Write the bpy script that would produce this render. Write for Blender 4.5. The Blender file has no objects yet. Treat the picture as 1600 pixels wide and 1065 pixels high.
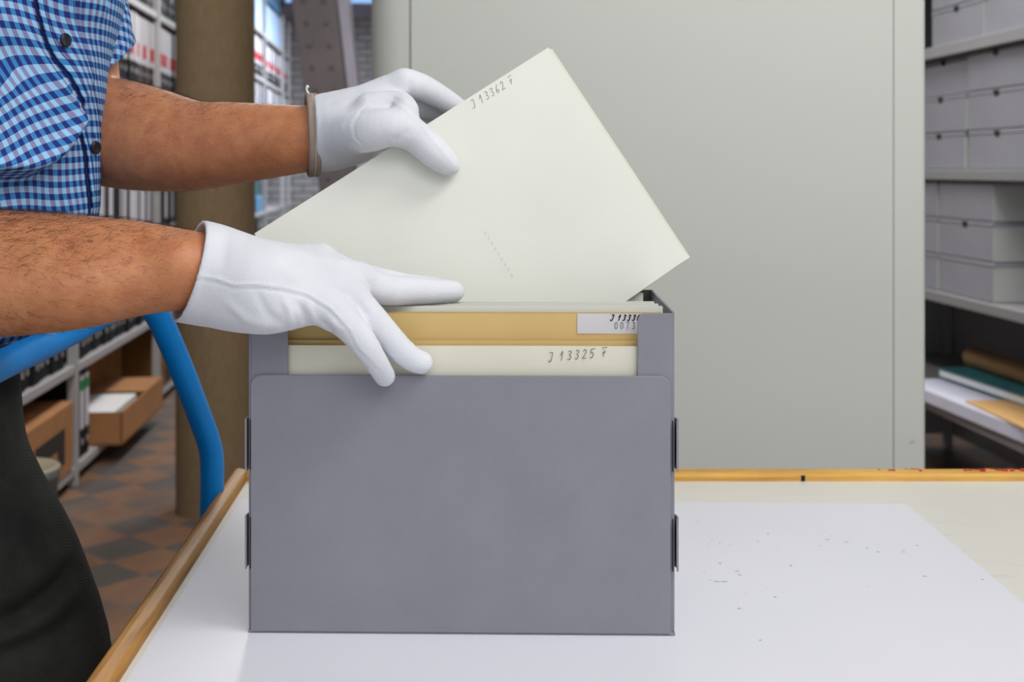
import bpy, bmesh, math, random
import numpy as np
from mathutils import Vector, Matrix

random.seed(7)
rng = np.random.default_rng(7)
C = bpy.context.scene.collection

# ------------------------------------------------------------------ camera, world, lamps, exposure
F = 1890.0                      # focal length in pixels of a 1600 x 1065 frame
EYE = 1.2                       # lens height
cam_d = bpy.data.cameras.new('camera')
cam = bpy.data.objects.new('camera', cam_d)
C.objects.link(cam)
cam.location = (0, 0, EYE)
cam.rotation_euler = (math.pi / 2, 0, 0)
cam_d.sensor_width = 36.0
cam_d.lens = F / 1600 * 36.0
cam_d.shift_y = (265 - 532.5) / 1600
cam_d.clip_start = 0.05
cam_d.dof.use_dof = True
cam_d.dof.focus_distance = 0.93
cam_d.dof.aperture_fstop = 9.5
bpy.context.scene.camera = cam

sc = bpy.context.scene
sc.view_settings.view_transform = 'Standard'
sc.view_settings.look = 'None'
sc.view_settings.gamma = 1.0
sc.view_settings.use_curve_mapping = False
sc.view_settings.exposure = 0.0

world = bpy.data.worlds.new('world')
sc.world = world
world.use_nodes = True
world.node_tree.nodes['Background'].inputs[0].default_value = (0.92, 0.95, 1.0, 1)
world.node_tree.nodes['Background'].inputs[1].default_value = 0.85

def lamp(name, loc, target, sx, sy, watts, col=(1, 1, 1), spread=math.pi):
    d = bpy.data.lights.new(name, 'AREA')
    d.shape = 'RECTANGLE'
    d.size, d.size_y, d.energy, d.color, d.spread = sx, sy, watts, col, spread
    o = bpy.data.objects.new(name, d)
    C.objects.link(o)
    o.location = loc
    o.rotation_euler = (Vector(target) - Vector(loc)).to_track_quat('-Z', 'Y').to_euler()
    return o

lamp('ceiling_lamp_over_cart', (1.15, 0.5, 2.93), (0.4, 1.3, 0.8), 1.2, 0.9, 36, (1.0, 0.985, 0.97))
lamp('ceiling_lamp_behind_lens', (0.7, -0.9, 2.6), (0.3, 1.4, 0.9), 1.3, 1.0, 16, (1.0, 0.985, 0.96))
lamp('ceiling_lamp_aisle_near', (-0.75, 5.2, 2.93), (-0.75, 5.2, 0), 0.3, 1.5, 46, (1.0, 0.96, 0.9))
lamp('fill_lamp_aisle_start', (-0.85, 2.6, 2.93), (-1.0, 4.0, 0.9), 0.3, 1.2, 13, (1.0, 0.96, 0.9), 1.5)  # added fill to brighten the column, not a known lamp
lamp('ceiling_lamp_aisle_far', (-1.05, 10.5, 2.93), (-1.05, 10.5, 0), 0.6, 2.5, 150, (0.85, 0.92, 1.0))
lamp('ceiling_lamp_side_aisle', (1.0, 3.5, 2.93), (1.25, 3.7, 0), 0.4, 1.4, 22, (1.0, 0.97, 0.94), 1.9)

# ------------------------------------------------------------------ frames
def P(u, v, d):
    """the point d metres ahead of the lens that the photograph shows at u, v"""
    return np.array([(u - 800) / F * d, d, EYE - (v - 265) / F * d])

TH = math.atan(160 / F)         # the room is turned a little against the picture
CT, ST = math.cos(TH), math.sin(TH)
def R(x, y, z=0.0):
    return (x * CT - y * ST, x * ST + y * CT, z)

# ------------------------------------------------------------------ materials
def lin(c):
    return tuple(((x / 255) / 12.92 if x / 255 <= 0.04045 else ((x / 255 + 0.055) / 1.055) ** 2.4) for x in c) + (1.0,)

class NT:
    def __init__(s, name):
        s.m = bpy.data.materials.new(name)
        s.m.use_nodes = True
        s.t = s.m.node_tree
        s.b = s.t.nodes['Principled BSDF']
    def n(s, kind, **kw):
        nd = s.t.nodes.new(kind)
        for k, v in kw.items():
            setattr(nd, k, v)
        return nd
    def l(s, a, b):
        s.t.links.new(a, b)
    def math(s, op, a, b=None, clamp=False):
        nd = s.n('ShaderNodeMath', operation=op, use_clamp=clamp)
        for i, x in enumerate((a, b)):
            if x is None: continue
            if isinstance(x, (int, float)): nd.inputs[i].default_value = x
            else: s.l(x, nd.inputs[i])
        return nd.outputs[0]
    def mix(s, fac, a, b):
        nd = s.n('ShaderNodeMix', data_type='RGBA')
        for sock, x in ((nd.inputs[0], fac), (nd.inputs[6], a), (nd.inputs[7], b)):
            if isinstance(x, (int, float, tuple)): sock.default_value = x
            else: s.l(x, sock)
        return nd.outputs[2]
    def coords(s, kind='Object', scale=(1, 1, 1), rot=(0, 0, 0)):
        tc = s.n('ShaderNodeTexCoord')
        mp = s.n('ShaderNodeMapping')
        mp.inputs['Scale'].default_value = scale
        mp.inputs['Rotation'].default_value = rot
        s.l(tc.outputs[kind], mp.inputs[0])
        return mp.outputs[0]
    def noise(s, co, scale, detail=3, rough=0.55):
        nd = s.n('ShaderNodeTexNoise')
        nd.inputs['Scale'].default_value = scale
        nd.inputs['Detail'].default_value = detail
        nd.inputs['Roughness'].default_value = rough
        s.l(co, nd.inputs['Vector'])
        return nd.outputs['Fac']
    def ramp(s, fac, stops):
        nd = s.n('ShaderNodeValToRGB')
        el = nd.color_ramp.elements
        while len(el) < len(stops): el.new(0.5)
        for e, (p, c) in zip(el, stops):
            e.position, e.color = p, c
        s.l(fac, nd.inputs[0])
        return nd.outputs[0]
    def bump(s, h, strength=0.3, dist=0.001):
        nd = s.n('ShaderNodeBump')
        nd.inputs['Strength'].default_value = strength
        nd.inputs['Distance'].default_value = dist
        s.l(h, nd.inputs['Height'])
        s.l(nd.outputs[0], s.b.inputs['Normal'])
    def col(s, x):
        if isinstance(x, tuple): s.b.inputs['Base Color'].default_value = x
        else: s.l(x, s.b.inputs['Base Color'])
    def set(s, **kw):
        for k, v in kw.items():
            s.b.inputs[k.replace('_', ' ')].default_value = v

def mat(name, rgb, rough=0.6, var=0.06, scale=30, bump=0.0, bscale=400, metallic=0.0, spec=0.5, aniso=(1, 1, 1)):
    """a plain surface with a little mottling and, if wanted, a fine relief"""
    t = NT(name)
    c = lin(rgb)
    co = t.coords(scale=aniso)
    f = t.noise(co, scale, 4)
    lo = tuple(max(0, x * (1 - var)) for x in c[:3]) + (1,)
    hi = tuple(min(1, x * (1 + var)) for x in c[:3]) + (1,)
    t.col(t.ramp(f, [(0.3, lo), (0.7, hi)]))
    t.set(Roughness=rough, Metallic=metallic)
    t.b.inputs['Specular IOR Level'].default_value = spec
    if bump:
        t.bump(t.noise(co, bscale, 2), bump, 0.0006)
    return t.m

M = {}
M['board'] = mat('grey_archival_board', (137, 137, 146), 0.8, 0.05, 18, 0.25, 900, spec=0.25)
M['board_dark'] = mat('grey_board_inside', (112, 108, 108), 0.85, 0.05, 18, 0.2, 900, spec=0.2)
M['folder'] = mat('ivory_folder_paper', (226, 227, 218), 0.7, 0.025, 9, 0.06, 700, spec=0.25)
M['folder_warm'] = mat('cream_folder_paper', (224, 221, 203), 0.7, 0.03, 9, 0.06, 700, spec=0.25)
M['tan'] = mat('tan_folder_card', (214, 184, 122), 0.75, 0.05, 14, 0.1, 700, spec=0.25)
M['label'] = mat('grey_white_label_paper', (211, 209, 212), 0.65, 0.02, 20, spec=0.3)
M['pencil'] = mat('pencil_lead', (105, 105, 100), 0.6, 0.2, 300)
M['dust'] = mat('grey_pencil_dust', (164, 168, 174), 0.8, 0.1, 300)
M['pencil_faint'] = mat('faint_pencil', (190, 196, 190), 0.7, 0.1, 300)
M['ink'] = mat('black_ink', (25, 24, 26), 0.5, 0.1, 200)
M['print'] = mat('grey_printer_ink', (80, 80, 84), 0.6, 0.1, 200)
M['cabinet'] = mat('grey_green_enamel', (206, 209, 202), 0.42, 0.012, 3, 0.02, 300, spec=0.4)
M['cabinet_side'] = mat('grey_green_enamel_strip', (191, 193, 182), 0.42, 0.012, 3, spec=0.4)
M['seam'] = mat('dark_seam', (120, 124, 120), 0.7)
M['shelf'] = mat('grey_shelf_steel', (172, 171, 174), 0.45, 0.04, 6, metallic=0.0)
M['shelf_dark'] = mat('dark_grey_shelf_steel', (134, 133, 136), 0.5, 0.04, 6)
M['blue'] = mat('blue_powder_coat', (0, 134, 218), 0.4, 0.03, 10, 0.05, 500, spec=0.3)
M['column'] = mat('brown_hessian_wrap', (120, 103, 80), 0.9, 0.12, 40, 0.5, 300, aniso=(3, 3, 0.5), spec=0.15)
M['kraft'] = mat('kraft_cardboard', (170, 122, 82), 0.85, 0.08, 12, 0.15, 300, spec=0.2)
M['kraft_dark'] = mat('old_cardboard', (128, 90, 48), 0.85, 0.1, 12, 0.15, 300, spec=0.2)
M['black_print'] = mat('black_print', (34, 28, 24), 0.7, 0.2, 40)
M['white'] = mat('white_paper', (226, 226, 230), 0.7, 0.02, 20)
M['spine'] = mat('white_spine_paper', (210, 209, 219), 0.65, 0.04, 20)
M['spine_grey'] = mat('grey_spine_paper', (168, 168, 176), 0.65, 0.05, 20)
M['red'] = mat('red_spine_label', (190, 40, 46), 0.6, 0.08, 20)
M['orange'] = mat('orange_spine_label', (214, 128, 70), 0.6, 0.08, 20)
M['green'] = mat('green_spine_label', (24, 128, 70), 0.6, 0.08, 20)
M['black'] = mat('black_binder_cloth', (21, 22, 27), 0.7, 0.2, 60, 0.1, 500, spec=0.2)
M['maroon'] = mat('dark_brown_binder_cloth', (70, 48, 46), 0.6, 0.2, 60)
M['chrome'] = mat('nickel_ring', (190, 190, 190), 0.3, 0.03, 20, metallic=0.9)
M['sky_box'] = mat('pale_blue_wall_stand_in', (176, 200, 232), 0.7, 0.06, 10)
M['teal_box'] = mat('teal_blue_box_card', (92, 136, 172), 0.7, 0.08, 10)
M['iron'] = mat('grey_brown_painted_iron', (118, 110, 114), 0.5, 0.08, 8, 0.1, 60)
M['iron_light'] = mat('lilac_painted_iron', (184, 182, 200), 0.55, 0.05, 8)
M['plaster'] = mat('grey_white_plaster', (196, 196, 196), 0.9, 0.05, 3, 0.2, 60)
M['archbox'] = mat('grey_archive_carton', (140, 141, 150), 0.8, 0.05, 8, 0.1, 500, spec=0.25)
M['archbox_lit_side'] = mat('lit_grey_carton_side', (176, 179, 178), 0.8, 0.04, 8, spec=0.25)
M['hole'] = mat('dark_grip_hole', (20, 20, 22), 0.9)
M['tube'] = mat('brown_paper_tube', (128, 98, 62), 0.8, 0.08, 10)
M['envelope'] = mat('tan_envelope', (200, 158, 104), 0.75, 0.06, 10)
M['sheet_blue'] = mat('bluish_white_sheet', (196, 198, 216), 0.7, 0.03, 10)
M['teal'] = mat('teal_cover_print', (40, 104, 112), 0.5, 0.3, 25)
M['bucket'] = mat('grey_bucket_plastic', (96, 102, 104), 0.5, 0.05, 10)
M['bucket_top'] = mat('cream_bucket_lid', (168, 160, 138), 0.55, 0.06, 10)
M['button'] = mat('dark_navy_button', (24, 30, 40), 0.25, 0.15, 200)
M['binding'] = mat('beige_cuff_binding', (152, 134, 122), 0.9, 0.08, 60, 0.5, 1500)
M['thread'] = mat('white_thread', (225, 232, 228), 0.9)
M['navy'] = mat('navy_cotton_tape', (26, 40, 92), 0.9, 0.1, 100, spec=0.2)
M['hair'] = mat('dark_arm_hair', (52, 40, 30), 0.6)
M['steel'] = mat('galvanised_steel', (130, 132, 134), 0.4, 0.05, 10, metallic=0.7)
M['rubber'] = mat('black_rubber', (30, 30, 30), 0.8)
M['leather'] = mat('black_leather', (26, 24, 23), 0.45, 0.1, 60, 0.2, 300)
M['headhair'] = mat('dark_grey_hair', (70, 64, 58), 0.8, 0.2, 80, 0.5, 400)

def m_wood(name, sx, sy, tone):
    t = NT(name)
    co = t.coords(scale=(1, 1, 1))
    w = t.noise(t.coords(scale=(sx, sy, 90)), 2.0, 5, 0.6)
    f = t.noise(co, 9, 3)
    c = t.ramp(w, [(0.25, lin(tone[0])), (0.5, lin(tone[1])), (0.75, lin(tone[2]))])
    dark = t.ramp(f, [(0.45, (0.78, 0.76, 0.74, 1)), (0.65, (1, 1, 1, 1))])
    mx = t.n('ShaderNodeMix', data_type='RGBA', blend_type='MULTIPLY')
    mx.inputs[0].default_value = 0.6
    t.l(c, mx.inputs[6]); t.l(dark, mx.inputs[7])
    t.col(mx.outputs[2])
    t.set(Roughness=0.5)
    t.b.inputs['Specular IOR Level'].default_value = 0.3
    t.bump(w, 0.15, 0.0005)
    return t.m
M['wood'] = m_wood('varnished_beech_edging', 90, 4, ((150, 98, 42), (186, 134, 66), (204, 154, 84)))
M['wood_far'] = m_wood('varnished_beech_far_edging', 4, 90, ((190, 136, 58), (220, 170, 84), (232, 186, 104)))

def m_skin():
    t = NT('tanned_skin')
    co = t.coords()
    f = t.noise(co, 60, 5, 0.6)
    g = t.noise(co, 9, 3)
    sp = t.noise(co, 420, 3, 0.6)
    base = t.ramp(f, [(0.3, lin((182, 116, 76))), (0.7, lin((210, 146, 98)))])
    c = t.mix(t.math('MULTIPLY', g, 0.5), base, lin((184, 108, 76)))
    vor = t.n('ShaderNodeTexVoronoi'); vor.inputs['Scale'].default_value = 75
    t.l(co, vor.inputs['Vector'])
    mole = t.math('LESS_THAN', vor.outputs['Distance'], 0.055)
    c = t.mix(t.math('MULTIPLY', mole, 0.35), c, lin((96, 52, 32)))
    t.col(c)
    t.set(Roughness=0.47)
    t.b.inputs['Subsurface Weight'].default_value = 0.12
    t.b.inputs['Subsurface Radius'].default_value = (0.006, 0.002, 0.001)
    t.b.inputs['Subsurface Scale'].default_value = 0.5
    t.bump(t.math('ADD', t.math('MULTIPLY', sp, 0.9), f), 0.55, 0.0009)
    return t.m
M['skin'] = m_skin()

def m_glove():
    t = NT('white_cotton_knit')
    co = t.coords()
    f = t.noise(co, 900, 3, 0.7)
    g = t.noise(co, 25, 3)
    t.col(t.ramp(g, [(0.3, lin((217, 219, 226))), (0.7, lin((227, 229, 235)))]))
    t.set(Roughness=0.95)
    t.b.inputs['Specular IOR Level'].default_value = 0.15
    t.b.inputs['Sheen Weight'].default_value = 0.15
    wv = t.n('ShaderNodeTexWave', wave_type='BANDS', bands_direction='Z')
    wv.inputs['Scale'].default_value = 290
    wv.inputs['Distortion'].default_value = 2.5
    wv.inputs['Detail Scale'].default_value = 1.5
    t.l(co, wv.inputs['Vector'])
    t.bump(t.math('ADD', t.math('MULTIPLY', wv.outputs['Fac'], 0.28), f), 0.5, 0.0008)
    return t.m
M['glove'] = m_glove()

def m_gingham():
    t = NT('blue_gingham_cotton')
    uv = t.n('ShaderNodeTexCoord').outputs['UV']
    sp = t.n('ShaderNodeSeparateXYZ')
    t.l(uv, sp.inputs[0])
    a = t.math('LESS_THAN', t.math('FRACT', sp.outputs[0]), 0.5)
    b = t.math('LESS_THAN', t.math('FRACT', sp.outputs[1]), 0.5)
    dark = t.mix(a, lin((62, 130, 192)), lin((34, 52, 122)))
    pale = t.mix(a, lin((152, 200, 240)), lin((134, 138, 176)))
    c = t.mix(b, pale, dark)
    t.col(c)
    t.set(Roughness=0.85)
    t.b.inputs['Specular IOR Level'].default_value = 0.2
    t.bump(t.noise(uv, 12, 3), 0.25, 0.0004)
    return t.m
M['gingham'] = m_gingham()

def m_trousers():
    t = NT('black_twill')
    co = t.coords(rot=(0.6, 0.9, 0.3))
    wv = t.n('ShaderNodeTexWave', wave_type='BANDS')
    wv.inputs['Scale'].default_value = 260
    wv.inputs['Distortion'].default_value = 0.6
    t.l(co, wv.inputs['Vector'])
    f = t.noise(co, 40, 4)
    t.col(t.ramp(f, [(0.3, lin((33, 33, 32))), (0.7, lin((44, 44, 42)))]))
    t.set(Roughness=0.9)
    t.b.inputs['Specular IOR Level'].default_value = 0.2
    t.bump(wv.outputs['Fac'], 0.35, 0.0005)
    return t.m
M['trousers'] = m_trousers()

def m_floor():
    t = NT('brown_and_grey_diamond_tiles')
    co = t.coords(rot=(0, 0, math.pi / 4))
    ck = t.n('ShaderNodeTexChecker')
    ck.inputs['Scale'].default_value = 1 / 0.185
    ck.inputs['Color1'].default_value = lin((130, 98, 75))
    ck.inputs['Color2'].default_value = lin((92, 86, 84))
    t.l(co, ck.inputs['Vector'])
    vor = t.n('ShaderNodeTexVoronoi', feature='F1', distance='CHEBYCHEV')
    vor.inputs['Scale'].default_value = 1 / 0.185
    vor.inputs['Randomness'].default_value = 0
    t.l(co, vor.inputs['Vector'])
    v = t.noise(co, 2.2, 2)
    hue = t.mix(t.math('MULTIPLY', t.math('GREATER_THAN', v, 0.55), 0.5), ck.outputs[0], lin((120, 96, 80)))
    dirt = t.ramp(t.noise(co, 7, 5, 0.65), [(0.35, (0.62, 0.6, 0.58, 1)), (0.65, (1, 1, 1, 1))])
    mx = t.n('ShaderNodeMix', data_type='RGBA', blend_type='MULTIPLY')
    mx.inputs[0].default_value = 0.75
    t.l(hue, mx.inputs[6]); t.l(dirt, mx.inputs[7])
    t.col(mx.outputs[2])
    t.set(Roughness=0.5)
    return t.m
M['floor'] = m_floor()

def m_brick():
    t = NT('whitewashed_brick')
    tc = t.n('ShaderNodeTexCoord')
    sp = t.n('ShaderNodeSeparateXYZ'); t.l(tc.outputs['Object'], sp.inputs[0])
    cb = t.n('ShaderNodeCombineXYZ'); t.l(sp.outputs[0], cb.inputs[0]); t.l(sp.outputs[2], cb.inputs[1])
    b = t.n('ShaderNodeTexBrick')
    b.inputs['Scale'].default_value = 1.0
    b.inputs['Brick Width'].default_value = 0.25
    b.inputs['Row Height'].default_value = 0.085
    b.inputs['Mortar Size'].default_value = 0.012
    b.inputs['Color1'].default_value = lin((190, 186, 184))
    b.inputs['Color2'].default_value = lin((206, 204, 204))
    b.inputs['Mortar'].default_value = lin((142, 142, 150))
    t.l(cb.outputs[0], b.inputs['Vector'])
    t.col(b.outputs['Color'])
    t.set(Roughness=0.85)
    return t.m
M['brick'] = m_brick()

def m_deck():
    t = NT('cream_laminate')
    co = t.coords()
    st = t.noise(t.coords(scale=(2, 14, 1), rot=(0, 0, 0.35)), 9, 4)
    t.col(t.ramp(st, [(0.26, lin((219, 218, 211))), (0.42, lin((227, 226, 219)))]))
    t.set(Roughness=0.35)
    return t.m
M['deck'] = m_deck()

def m_paper():
    t = NT('white_covering_paper')
    co = t.coords()
    c0 = t.ramp(t.noise(co, 3, 3), [(0.3, lin((228, 230, 239))), (0.7, lin((233, 234, 243)))])
    vor = t.n('ShaderNodeTexVoronoi'); vor.inputs['Scale'].default_value = 85
    vor.inputs['Randomness'].default_value = 1.0
    t.l(co, vor.inputs['Vector'])
    r = t.n('ShaderNodeTexNoise'); r.inputs['Scale'].default_value = 30
    t.l(co, r.inputs['Vector'])
    size = t.math('MULTIPLY', t.math('SUBTRACT', r.outputs['Fac'], 0.44, clamp=True), 0.75)
    spot = t.math('LESS_THAN', vor.outputs['Distance'], size)
    sp = t.n('ShaderNodeSeparateXYZ'); t.l(co, sp.inputs[0])
    dx = t.math('DIVIDE', t.math('SUBTRACT', sp.outputs[0], 0.22), 0.17)
    dy = t.math('DIVIDE', t.math('SUBTRACT', sp.outputs[1], 1.10), 0.14)
    rr = t.math('ADD', t.math('MULTIPLY', dx, dx), t.math('MULTIPLY', dy, dy))
    mask = t.math('SUBTRACT', 1.0, rr, clamp=True)
    c = t.mix(t.math('MULTIPLY', t.math('MULTIPLY', spot, mask), 0.8), c0, lin((160, 166, 172)))
    t.col(c)
    t.set(Roughness=0.42)
    t.bump(t.noise(co, 5, 2), 0.06, 0.004)
    return t.m
M['paper'] = m_paper()

def m_emit(name, rgb, s):
    t = NT(name)
    t.col(lin(rgb))
    t.b.inputs['Emission Color'].default_value = lin(rgb)
    t.b.inputs['Emission Strength'].default_value = s
    return t.m
M['daylight'] = m_emit('daylit_window_glass', (150, 190, 240), 1.0)
M['diffuser'] = m_emit('lamp_diffuser', (255, 250, 240), 2.0)

# ------------------------------------------------------------------ builders
def link(name, me, parent=None, loc=(0, 0, 0), rz=0.0):
    o = bpy.data.objects.new(name, me)
    C.objects.link(o)
    if parent is not None:
        o.parent = parent
    o.location = loc
    o.rotation_euler = (0, 0, rz)
    return o

def tag(o, label=None, cat=None, group=None, kind=None):
    if label: o['label'] = label
    if cat: o['category'] = cat
    if group: o['group'] = group
    if kind: o['kind'] = kind
    return o

def thing(name, label, cat, loc=(0, 0, 0), rz=0.0, group=None):
    return tag(link(name, None, None, loc, rz), label, cat, group)

def copy_tree(o, loc, rz=None, label=None, group=None):
    r = o.copy(); C.objects.link(r)
    r.location = loc
    if rz is not None: r.rotation_euler = (0, 0, rz)
    if label: r['label'] = label
    if group: r['group'] = group
    for ch in list(o.children):
        c = ch.copy(); C.objects.link(c); c.parent = r
        for g in list(ch.children):
            d = g.copy(); C.objects.link(d); d.parent = c
    return r

def wpos(o):
    p = Vector((0, 0, 0))
    while o is not None:
        p = p + o.location
        o = o.parent
    return p

class MB:
    """collects shapes into one mesh"""
    def __init__(s): s.v, s.f, s.mi, s.uv = [], [], [], []
    def add(s, vs, fs, mi=0):
        b = len(s.v)
        s.v += [tuple(map(float, p)) for p in vs]
        s.f += [tuple(b + i for i in f) for f in fs]
        s.mi += [mi] * len(fs)
        return s
    def box(s, lo, hi, mi=0, rot=None):
        x0, y0, z0 = lo; x1, y1, z1 = hi
        vs = [(x0, y0, z0), (x1, y0, z0), (x1, y1, z0), (x0, y1, z0), (x0, y0, z1), (x1, y0, z1), (x1, y1, z1), (x0, y1, z1)]
        return s.add(vs, [(3, 2, 1, 0), (4, 5, 6, 7), (0, 1, 5, 4), (1, 2, 6, 5), (2, 3, 7, 6), (3, 0, 4, 7)], mi)
    def prism(s, pts, off, mi=0):
        """pts: planar outline in space; off: extrusion vector"""
        n = len(pts)
        q = [tuple(np.array(p) + np.array(off)) for p in pts]
        fs = [tuple(range(n))[::-1], tuple(range(n, 2 * n))]
        fs += [(i, (i + 1) % n, n + (i + 1) % n, n + i) for i in range(n)]
        return s.add(list(pts) + q, fs, mi)
    def tube(s, path, r, seg=16, mi=0, cap=True):
        path = [np.array(p, float) for p in path]
        n = len(path)
        rs = r if hasattr(r, '__len__') else [r] * n
        tan = [path[min(i + 1, n - 1)] - path[max(i - 1, 0)] for i in range(n)]
        tan = [t / (np.linalg.norm(t) + 1e-12) for t in tan]
        up = np.array([0, 0, 1.0]) if abs(tan[0][2]) < 0.9 else np.array([1.0, 0, 0])
        a = np.cross(tan[0], up); a /= np.linalg.norm(a)
        vs = []
        for i in range(n):
            a = a - tan[i] * np.dot(a, tan[i]); a /= np.linalg.norm(a)
            b = np.cross(tan[i], a)
            for k in range(seg):
                t = 2 * math.pi * k / seg
                vs.append(path[i] + rs[i] * (math.cos(t) * a + math.sin(t) * b))
        fs = [(i * seg + k, i * seg + (k + 1) % seg, (i + 1) * seg + (k + 1) % seg, (i + 1) * seg + k) for i in range(n - 1) for k in range(seg)]
        if cap:
            fs += [tuple(range(seg))[::-1], tuple((n - 1) * seg + k for k in range(seg))]
        return s.add(vs, fs, mi)
    def lathe(s, c, prof, seg=32, mi=0):
        vs, fs = [], []
        for r, z in prof:
            for k in range(seg):
                t = 2 * math.pi * k / seg
                vs.append((c[0] + r * math.cos(t), c[1] + r * math.sin(t), c[2] + z))
        for i in range(len(prof) - 1):
            for k in range(seg):
                fs.append((i * seg + k, i * seg + (k + 1) % seg, (i + 1) * seg + (k + 1) % seg, (i + 1) * seg + k))
        fs += [tuple(range(seg))[::-1], tuple((len(prof) - 1) * seg + k for k in range(seg))]
        return s.add(vs, fs, mi)
    def build(s, name, mats, parent=None, loc=(0, 0, 0), rz=0.0, smooth=False, bevel=0.0, world=False, uv=None, segs=2):
        me = bpy.data.meshes.new(name)
        vs = s.v
        if world and parent is not None:
            w = wpos(parent)
            vs = [(p[0] - w.x, p[1] - w.y, p[2] - w.z) for p in vs]
        me.from_pydata(vs, [], s.f)
        for m in (mats if isinstance(mats, (list, tuple)) else [mats]): me.materials.append(m)
        me.polygons.foreach_set('material_index', s.mi)
        if smooth: me.polygons.foreach_set('use_smooth', [True] * len(me.polygons))
        if uv is not None:
            l = me.uv_layers.new(name='UVMap')
            li = np.empty(len(me.loops), dtype=np.int32)
            me.loops.foreach_get('vertex_index', li)
            l.data.foreach_set('uv', np.asarray(uv, dtype=np.float32)[li].ravel())
        me.validate(); me.update()
        o = link(name, me, parent, loc, rz)
        if bevel:
            m = o.modifiers.new('soft_edges', 'BEVEL')
            m.width, m.segments, m.limit_method = bevel, segs, 'ANGLE'
            m.harden_normals = False
        return o

def catmull(pts, per=8):
    p = [np.array(q, float) for q in pts]
    p = [2 * p[0] - p[1]] + p + [2 * p[-1] - p[-2]]
    out = []
    for i in range(1, len(p) - 2):
        for k in range(per):
            t = k / per
            out.append(0.5 * ((2 * p[i]) + (-p[i - 1] + p[i + 1]) * t + (2 * p[i - 1] - 5 * p[i] + 4 * p[i + 1] - p[i + 2]) * t * t
                              + (-p[i - 1] + 3 * p[i] - 3 * p[i + 1] + p[i + 2]) * t ** 3))
    out.append(p[-2])
    return out

def round_rect(w, h, r, n=6, corners=(1, 1, 1, 1)):
    """outline in 2-D from (0,0) to (w,h), rounded where asked: bl, br, tr, tl"""
    out = []
    for (cx, cy, a0), on, (px, py) in zip(((r, r, 180), (w - r, r, 270), (w - r, h - r, 0), (r, h - r, 90)), corners, ((0, 0), (w, 0), (w, h), (0, h))):
        if not on: out.append((px, py)); continue
        for k in range(n + 1):
            t = math.radians(a0 + 90 * k / n)
            out.append((cx + r * math.cos(t), cy + r * math.sin(t)))
    return out

GLYPH = {  # pen strokes in a box one unit high
    'J': [[(0.1, 0.95), (0.45, 1.0), (0.42, 0.5), (0.36, 0.1), (0.2, 0.0), (0.02, 0.12)]],
    '1': [[(0.05, 0.6), (0.3, 1.0), (0.22, 0.0)]],
    '3': [[(0.1, 0.9), (0.3, 1.0), (0.45, 0.8), (0.25, 0.55), (0.42, 0.35), (0.3, 0.03), (0.05, 0.1)]],
    '6': [[(0.4, 1.0), (0.15, 0.6), (0.08, 0.2), (0.25, 0.0), (0.42, 0.18), (0.3, 0.4), (0.1, 0.25)]],
    '2': [[(0.08, 0.8), (0.25, 1.0), (0.42, 0.8), (0.3, 0.4), (0.05, 0.02), (0.5, 0.05)]],
    '5': [[(0.15, 0.95), (0.1, 0.55), (0.32, 0.55), (0.4, 0.25), (0.22, 0.0), (0.04, 0.08)], [(0.15, 0.95), (0.55, 1.0)]],
    '0': [[(0.25, 1.0), (0.07, 0.75), (0.07, 0.25), (0.25, 0.0), (0.43, 0.25), (0.43, 0.75), (0.25, 1.0)]],
    '7': [[(0.05, 1.0), (0.45, 1.0), (0.25, 0.5), (0.2, 0.0)]],
    'F': [[(0.05, 0.98), (0.6, 1.02)], [(0.33, 0.7), (0.22, 0.0)], [(0.08, 0.42), (0.5, 0.5)]],
    '~': [[(0.0, 0.3), (0.2, 0.5), (0.35, 0.35), (0.5, 0.6)]],
}
def writing(text, org, ex, ez, nrm, h, pen, adv=0.62, slant=0.0, smooth=True):
    """pen strokes lying on a surface: org start, ex/ez unit directions, nrm outward"""
    org, ex, ez, nrm = (np.array(a, float) for a in (org, ex, ez, nrm))
    mb = MB()
    x = 0.0
    for ch in text:
        if ch == ' ': x += adv * 0.55; continue
        for st in GLYPH[ch]:
            pts = [org + ex * h * (x + px + slant * pz) + ez * h * pz for px, pz in st]
            if smooth and len(pts) > 2: pts = catmull(pts, 4)
            for i in range(len(pts) - 1):
                a, b = pts[i], pts[i + 1]
                t = b - a; t = t / (np.linalg.norm(t) + 1e-12)
                w = np.cross(nrm, t) * pen / 2
                a, b = a - t * pen * 0.2, b + t * pen * 0.2
                vs = [a - w, b - w, b + w, a + w]
                mb.add(vs + [p + nrm * 0.00015 for p in vs], [(3, 2, 1, 0), (4, 5, 6, 7), (0, 1, 5, 4), (1, 2, 6, 5), (2, 3, 7, 6), (3, 0, 4, 7)])
        x += adv
    return mb

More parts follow.
